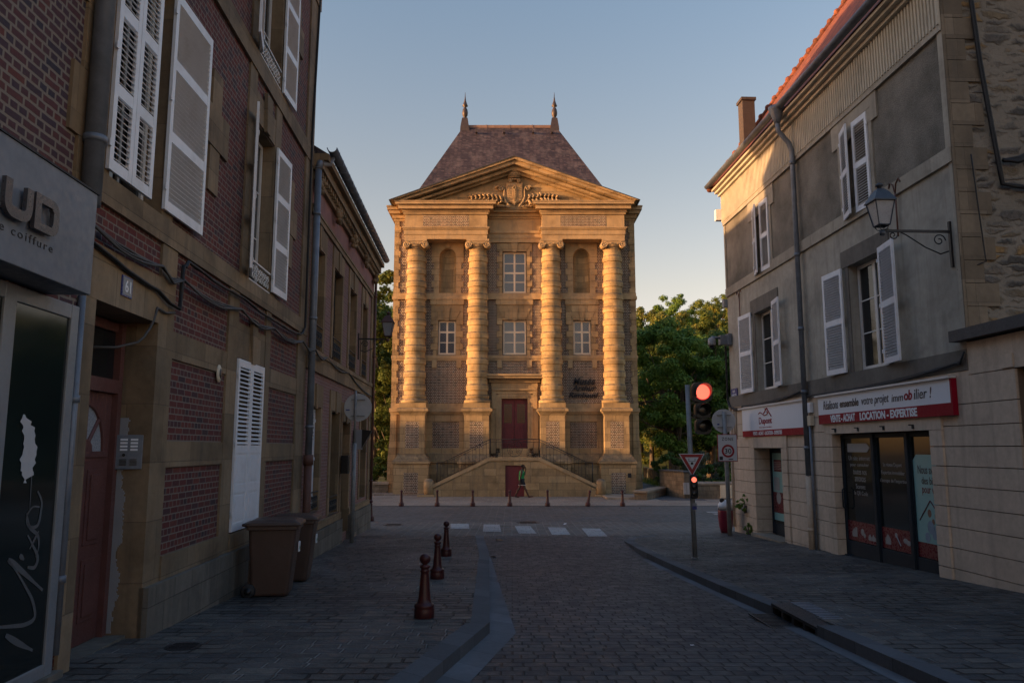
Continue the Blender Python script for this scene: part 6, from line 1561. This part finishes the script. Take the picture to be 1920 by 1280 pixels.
def crown_mesh(name, seed, rx, rz, zc, ncl, nleaf, s, shape=0):
    rq = random.Random(seed); vs = []; fs = []
    cl = []
    for i in range(ncl):
        while True:
            p = Vector((rq.uniform(-1, 1), rq.uniform(-1, 1), rq.uniform(-1, 1)))
            if .35 < p.length < 1: break
        k = 1-.35*max(0, p.z)**2 if shape == 0 else (1-.5*max(0, p.z))
        bump = 1+.18*sin(3*p.x+seed)*cos(4*p.y+seed)
        c = Vector((p.x*rx*k*bump, p.y*rx*k*bump, zc+p.z*rz*bump)); cl.append((c, rq.uniform(.13, .27)*rx*(60/ncl if ncl > 60 else 1)**.25))
    tot = sum(r*r for c, r in cl)
    for c, r in cl:
        n = int(nleaf*r*r/tot)
        for j in range(n):
            d = Vector((rq.gauss(0, 1), rq.gauss(0, 1), rq.gauss(0, 1))).normalized(); q = rq.random()**.45
            P = c+Vector((d.x*r*q, d.y*r*q, d.z*r*q*.7)); Nn = (d+Vector((rq.uniform(-.7, .7), rq.uniform(-.7, .7), rq.uniform(-.1, 1.0)))).normalized()
            b = len(vs); vs += leafquad(P, Nn, s*rq.uniform(.7, 1.3), rq); fs.append((b, b+1, b+2, b+3))
    me = bpy.data.meshes.new(name); me.from_pydata([tuple(v) for v in vs], [], fs); return me, cl
def trunk_mesh(seed, h, r, cl, mt=None, nb=12, forks=1):
    rq = random.Random(seed+99); mb = MB()
    for f in range(forks):
        dx, dy = (rq.uniform(-.5, .5), rq.uniform(-.3, .3)) if forks > 1 else (0, 0)
        pts = [(dx*.3, dy*.3, -.3), (dx*.4, dy*.4, h*.15), (dx+rq.uniform(-.15, .15), dy+rq.uniform(-.15, .15), h*.5), (dx*2.4, dy*2.4, h)]
        mb.tube(pts, [r*1.35, r, r*.8, r*.5], 9)
        for c, rr_ in rq.sample(cl, min(nb, len(cl))):
            z0 = h*rq.uniform(.45, .95); a = Vector((dx*1.6, dy*1.6, z0)); m = a.lerp(c, .5); m.z -= .3
            mb.tube([a, m, c], [r*.38, r*.25, r*.08], 6)
    return mb
protos = []
def tree_proto(label, seed, H, rx, ncl, nleaf, s, mt, base=.35, forks=1, r=.25, shape=0):
    t_ = thing('tree', label, 'tree', (0, 0, 0), 0, 'trees behind the museum')
    zc = H*(base+(1-base)/2); rz = H*(1-base)/2
    me, cl = crown_mesh('crown', seed, rx, rz, zc, ncl, nleaf, s, shape); me.materials.append(mt)
    link(bpy.data.objects.new('crown', me), t_)
    trunk_mesh(seed, H*.62, r, cl, forks=forks).build('trunk', m_bark, t_)
    return t_
nearA = tree_proto('big dense green broadleaf tree with several pale trunks right of the museum', 1, 13, 4.6, 130, 42000, .22, m_leaf[0], .22, 3, .26)
nearB = tree_proto('dark green broadleaf tree deeper in the park', 2, 14, 4.6, 110, 30000, .24, m_leaf[3], .18, 2, .24)
nearC = tree_proto('yellowing leafy tree left of the museum', 3, 17, 3.6, 120, 34000, .22, m_leaf[1], .06, 1, .26)
farA = tree_proto('olive green tree on the wooded hill', 4, 12, 4.6, 95, 17000, .30, m_leaf[1], .08)
farB = tree_proto('autumn tinted tree on the wooded hill', 5, 11, 4.4, 90, 17000, .30, m_leaf[2], .08)
farC = tree_proto('deep green tree on the wooded hill', 6, 13, 4.2, 95, 17000, .30, m_leaf[0], .08, shape=1)
def place(p, x, y, s, rz, label, first=[]):
    z = hill_z(x, y) if y > 60 else 0
    if p.name not in first: o = p; first.append(p.name); o.location = (x, y, z); o.rotation_euler = (0, 0, rz); o.scale = (s, s, s); o['label'] = label; return o
    return dup(p, (x, y, z), rz, label, None, (s, s, s))
place(nearA, 12.6, 61, 1.0, .3, 'large dense green tree with forked pale trunks immediately right of the museum')
place(nearA, 17.8, 70, .98, 2.2, 'second broad green tree of the park, just left above the traffic light')
place(nearB, 16.3, 63.5, .86, 1.0, 'dark tree behind the traffic light pole')
place(nearB, 21.0, 66, .95, 4.0, 'shady tree seen between the traffic light and the corner building')
place(nearA, 24.5, 80, 1.05, 5.1, 'green tree low on the hill just left of the surveillance camera')
place(nearB, 27.5, 71, 1.0, 2.9, 'dark tree mostly hidden behind the corner building')
place(nearC, -10.4, 57.5, 1.12, .5, 'tall yellow green tree filling the gap left of the museum')
place(nearC, -12.3, 66, 1.18, 2.7, 'tall loose tree behind the yellowing one left of the museum')
place(nearC, -15.5, 60, .95, 4.4, 'leafy tree hidden behind the left terrace lamp')
place(nearC, -9.3, 52.5, .62, 3.9, 'smaller yellow green tree close behind the quay wall left of the museum')
place(nearB, -12.4, 73, 1.12, 1.9, 'tall dark tree standing behind all others left of the museum')
place(nearB, -19.5, 68, 1.0, .2, 'dark tree beyond the left terrace')
place(nearB, -9.4, 71, .8, 3.3, 'dark understory tree beside the left wall of the museum')
rq = random.Random(21)
farlab = {id(farA): 'olive green crown on the wooded hill', id(farB): 'yellow and russet crown on the wooded hill', id(farC): 'deep green pointed crown on the wooded hill'}
rows = []
for y, x0, x1, n in ((84, 14, 32, 4), (95, 13, 36, 5), (107, 14, 40, 6), (120, 15, 46, 7), (134, 17, 52, 7), (150, 18, 56, 7)):
    for i in range(n): rows.append((x0+(x1-x0)*(i+.5)/n+rq.uniform(-1.4, 1.4), y+rq.uniform(-4, 4)))
side = ['near the museum edge', 'left of the middle', 'in the middle', 'right of the middle', 'near the corner building']
for k, (x, y) in enumerate(rows):
    p = [farA, farB, farC, farA, farC][rq.randrange(5)] if not (18 < x < 30 and y < 112) else rq.choice([farB, farA, farB])
    u = 960+1464*x/y; pos = side[max(0, min(4, int((u-1180)/40)))]
    dist = ['lowest row', 'second row', 'third row', 'fourth row', 'fifth row', 'top row'][min(5, max(0, int((y-80)/13)))]
    place(p, x, y, rq.uniform(.8, 1.15), rq.uniform(0, 6), farlab[id(p)]+', '+dist+', '+pos)
for k, (x, y) in enumerate(((-14, 88), (-20, 96), (-26, 90), (-17, 106), (-33, 100), (-24, 112))): place([farA, farC][k % 2], x, y, 1.0, k, 'hill tree beyond the left terrace, '+['nearest', 'second', 'third', 'fourth', 'fifth', 'farthest'][k]+' of six')
# shrubs
def shrub(x, y, r, h, seed, mt, lab, name='shrub', n=2600, s=.16):
    me, cl = crown_mesh('foliage', seed, r, h/2, h*.52, 26, n, s); me.materials.append(mt)
    t_ = thing(name, lab, 'shrub', (x, y, 0)); link(bpy.data.objects.new('foliage', me), t_)
    rq = random.Random(seed); mb = MB()
    for c, rr_ in cl[:8]: mb.tube([(c.x*.15, c.y*.15, 0), (c.x*.5, c.y*.5, c.z*.5), c], [.04, .03, .01], 5)
    mb.build('stems', m_bark, t_); return t_
m_silver = leaf_mat('silvery shrub leaves', [(.07, .085, .05), (.11, .125, .08), (.15, .16, .10)])
shrub(10.9, 54.5, 1.3, 2.2, 31, m_leaf[3], 'dark rounded shrub just right of the museum corner')
shrub(13.4, 54.5, 1.9, 2.6, 32, m_silver, 'silvery feathery shrub above the iron railing')
shrub(12.9, 51.0, 1.2, 1.5, 33, m_leaf[3], 'low dark shrub in front of the silvery one')
shrub(15.9, 53.5, 1.8, 2.3, 34, m_leaf[1], 'olive shrub behind the traffic light pole')
shrub(13.9, 48.0, 1.4, 1.3, 35, m_leaf[0], 'fresh green bush over the low rubble wall')
shrub(16.3, 49.5, 1.7, 2.2, 36, m_leaf[1], 'bushy shrub just left of the zone sign')
shrub(-9.1, 50.5, 1.2, 2.0, 37, m_leaf[3], 'dark shrub over the quay wall left of the museum')
shrub(-11.5, 52, 1.6, 3.0, 38, m_leaf[2], 'yellowing shrub at the foot of the left trees')
sg_ = shrub(6.62, 22.6, .28, .5, 41, m_leaf[0], 'small leafy weed growing from the wall beside the red bin', 'wall_plant', 420, .07); sg_.location = (6.72, 22.75, g(22.7)+.62)
sg_ = shrub(6.72, 22.1, .15, .32, 42, m_leaf[0], 'low weed at the foot of the corner wall', 'wall_plant', 200, .06); sg_.location = (6.70, 22.35, g(22.3))
# ivy/grass tufts
mb = MB(); rq = random.Random(8)
for i in range(7000):
    x = rq.uniform(10, 30); y = rq.uniform(46.8, 62) if rq.random() < .8 else rq.uniform(41.9, 46.7)
    if y < 46.7 and x < 11.6: continue
    h = rq.uniform(.15, .45); a = rq.uniform(0, pi); dx, dy = .05*cos(a), .05*sin(a); b = rq.uniform(-.1, .1)
    z0 = .0; mb.add([(x-dx, y-dy, z0), (x+dx, y+dy, z0), (x+b, y+b, z0+h+.1)], [(0, 1, 2)])
o = mb.build('tall_grass', m_leaf[1]); tag(o, 'tall grass behind the quay walls', 'grass', kind='stuff')
o = MB().box(11.8, 40, 41.66, 46.7, -.2, .04).build('verge', m_grass); tag(o, kind='structure')
# ================================================================ PERSON
pe = thing('person', 'person in a green sleeveless top and black shorts walking right before the stair wall', 'person', (.52, 42.15, .012))
def remeshed(name, mb, mt, vox=.012, sm=3, parent=None):
    o = mb.build(name, mt, None)
    r = o.modifiers.new('r', 'REMESH'); r.mode = 'VOXEL'; r.voxel_size = vox; r.use_smooth_shade = True
    s = o.modifiers.new('s', 'SMOOTH'); s.iterations = sm; s.factor = .5
    dg = bpy.context.evaluated_depsgraph_get(); me = bpy.data.meshes.new_from_object(o.evaluated_get(dg)); me.name = name
    bpy.data.objects.remove(o); me.materials.clear(); me.materials.append(mt)
    return link(bpy.data.objects.new(name, me), parent)
def limb(mb, pts, rs):
    mb.tube(pts, rs, 12)
    for p, r in zip(pts, rs): mb.ball(p, r, 12, 8)
mb = MB()
hipL, hipR = (0, -.09, .93), (0, .09, .93)
limb(mb, [(0, 0, .95), (-.01, 0, 1.1), (0, 0, 1.25), (.01, 0, 1.38)], [.135, .12, .135, .13])
mb.ball((0, 0, .94), .15, 14, 10, sy=1.15); mb.ball((.01, 0, 1.32), .15, 14, 10, sy=1.25)
limb(mb, [(0, -.17, 1.42), (0, .17, 1.42)], [.062, .062])
limb(mb, [(.01, 0, 1.44), (.05, 0, 1.54)], [.06, .055])
mb.ball((.085, 0, 1.635), .088, 16, 12, sx=1.08, sy=.86, sz=1.22); mb.ball((.10, 0, 1.585), .065, 12, 8, sx=1.1, sy=.8)
mb.ball((.185, 0, 1.625), .016, 8, 6, sz=1.5); mb.ball((.175, 0, 1.585), .018, 8, 6, sy=1.6, sz=.6)
for q in (-1, 1): mb.ball((.075, q*.08, 1.63), .022, 8, 6, sy=.4, sz=1.3)
limb(mb, [(0, -.09, .93), (.16, -.10, .52), (.36, -.10, .11)], [.10, .062, .040]); mb.ball((.25, -.10, .36), .058, 12, 8, sz=1.7)
limb(mb, [(.36, -.10, .08), (.46, -.10, .06), (.58, -.105, .085)], [.042, .035, .022])
limb(mb, [(0, .09, .93), (-.12, .10, .50), (-.33, .10, .14)], [.10, .062, .040]); mb.ball((-.23, .10, .34), .058, 12, 8, sz=1.7)
limb(mb, [(-.34, .10, .10), (-.24, .10, .045), (-.14, .105, .03)], [.042, .035, .022])
limb(mb, [(0, -.20, 1.41), (-.06, -.235, 1.13), (-.10, -.22, .88)], [.058, .044, .028])
limb(mb, [(0, .20, 1.41), (.17, .20, 1.22), (.22, .12, 1.48)], [.056, .042, .027])
def hand(c, up, fw, sd, curl):
    c, up, fw, sd = Vector(c), Vector(up).normalized(), Vector(fw).normalized(), Vector(sd).normalized()
    for t_ in (0, .04, .075): mb.ball(tuple(c+up*t_), .030, 10, 6, sx=.9, sy=.9)
    for k in range(4):
        b = c+up*.085+fw*(.028-.0187*k); L = (.062, .072, .068, .052)[k]
        p1 = b+up*L*.5; p2 = p1+(up*cos(curl)+sd*sin(curl))*L*.5; limb(mb, [tuple(b), tuple(p1), tuple(p2)], [.0105, .0098, .009])
    b = c+up*.025+fw*.034; limb(mb, [tuple(b), tuple(b+fw*.022+up*.025), tuple(b+fw*.026+up*.055+sd*.012)], [.012, .011, .010])
hand((-.105, -.22, .855), (-.03, .0, -1), (1, 0, 0), (0, 1, 0), .5)
hand((.222, .115, 1.505), (-.15, -.35, 1), (.3, -1, 0), (-1, -.2, 0), .7)
body = remeshed('body', mb, m_skin, .010, 2, pe)
mb = MB(); mb.ball((.068, 0, 1.665), .092, 16, 12, sx=1.06, sy=.94, sz=1.12)
mb.v = [(p[0]-(.012 if p[2] < 1.66 else 0), p[1], max(p[2], 1.60 if p[0] < .06 else 1.68)) for p in mb.v]; mb.build('hair', m_hair, pe)
mb = MB(); limb(mb, [(0, 0, .93), (-.01, 0, 1.08), (0, 0, 1.22), (.01, 0, 1.34)], [.165, .145, .155, .148]); mb.ball((.01, 0, 1.32), .158, 14, 10, sy=1.22)
for q in (-1, 1): limb(mb, [(0, q*.11, 1.36), (0, q*.115, 1.46)], [.06, .035])
sh_ = remeshed('jersey', mb, m_shirt, .012, 3, pe)
for v in sh_.data.vertices:
    if v.co.z < .88: v.co.z = .88
mb = MB()
for q in (-1, 1):
    P = [(.075*cos(a*pi/8), q*.175+0*a, 1.36+.10*sin(a*pi/8)) for a in range(17)]; mb.tube(P, .008, 6)
mb.box(-.03, .09, -.205, -.197, 1.20, 1.26) if False else None
mb.build('jersey_trim', m_trimw, sh_)
mb = MB()
limb(mb, [(0, 0, .95), (0, 0, .90)], [.165, .16])
limb(mb, [(0, -.09, .90), (.09, -.10, .70)], [.125, .118]); limb(mb, [(0, .09, .90), (-.07, .10, .70)], [.125, .118])
so = remeshed('shorts', mb, m_shorts, .012, 3, pe)
for v in so.data.vertices:
    if v.co.z < .66: v.co.z = .66
mb = MB(); mb.lathe([(.122, -.012), (.124, .012)], (.09, -.10, .672), 18, caps=False); mb.lathe([(.122, -.012), (.124, .012)], (-.07, .10, .672), 18, caps=False); mb.build('hem_trim', m_trimw, so)
for (x, y, z, tilt) in ((.475, -.103, .035, -.18), (-.23, .103, .012, .25)):
    mb = MB(); M = Matrix.Translation((x, y, z)) @ Matrix.Rotation(tilt, 4, 'Y'); mb.obox(M, .28, .095, .022)
    M2 = M @ Matrix.Translation((.04, 0, .04)); mb.obox(M2, .03, .10, .06); mb.build('sandal', m_castred, pe)
# ================================================================ LIGHT, SKY, CAMERA
SUN_AZ = radians(75); SUN_EL = radians(7.5)        # azimuth from the facade normal towards the left
sd = Vector((-sin(SUN_AZ)*cos(SUN_EL), -cos(SUN_AZ)*cos(SUN_EL), sin(SUN_EL)))
w = bpy.data.worlds.new('World'); scene.world = w; w.use_nodes = True
nt = w.node_tree; bg = nt.nodes['Background']
sky = nt.nodes.new('ShaderNodeTexSky'); sky.sky_type = 'NISHITA'; sky.sun_disc = False
sky.sun_elevation = SUN_EL; sky.sun_rotation = math.atan2(sd.x, sd.y); sky.altitude = 150; sky.air_density = 1.0; sky.dust_density = 1.6; sky.ozone_density = 1.2
tc = nt.nodes.new('ShaderNodeTexCoord'); sx = nt.nodes.new('ShaderNodeSeparateXYZ'); nt.links.new(tc.outputs['Generated'], sx.inputs[0])
rp = nt.nodes.new('ShaderNodeValToRGB'); nt.links.new(sx.outputs[2], rp.inputs[0]); cr = rp.color_ramp
while len(cr.elements) < 6: cr.elements.new(.5)
for e, (p_, c_) in zip(cr.elements, [(0, (1.15, .80, .75)), (.10, (1.25, .84, .80)), (.20, (1.2, .81, .66)), (.34, (1.06, .79, .67)), (.52, (.92, .81, .77)), (.72, (.76, .92, 1.15))]): e.position = p_; e.color = (*c_, 1)
mm = nt.nodes.new('ShaderNodeMix'); mm.data_type = 'RGBA'; mm.blend_type = 'MULTIPLY'; mm.inputs[0].default_value = 1
nt.links.new(sky.outputs[0], mm.inputs[6]); nt.links.new(rp.outputs[0], mm.inputs[7]); nt.links.new(mm.outputs[2], bg.inputs[0]); bg.inputs[1].default_value = .15
li = bpy.data.lights.new('sun', 'SUN'); li.energy = 3.3; li.angle = radians(.6); li.color = (1.0, .56, .25)
lo_ = bpy.data.objects.new('sun', li); COL.objects.link(lo_); lo_.rotation_euler = sd.to_track_quat('Z', 'Y').to_euler(); lo_.location = (-30, -10, 30)
cam = bpy.data.cameras.new('camera'); cam.sensor_width = 36; cam.lens = FPX/1920*36; cam.clip_end = 2000; cam.clip_start = .05
co = bpy.data.objects.new('camera', cam); COL.objects.link(co); co.location = (0, 0, ZC); co.rotation_euler = (pi/2+TH, 0, 0); scene.camera = co
scene.view_settings.view_transform = 'Standard'; scene.view_settings.look = 'None'; scene.view_settings.gamma = 1; scene.view_settings.exposure = 1.36
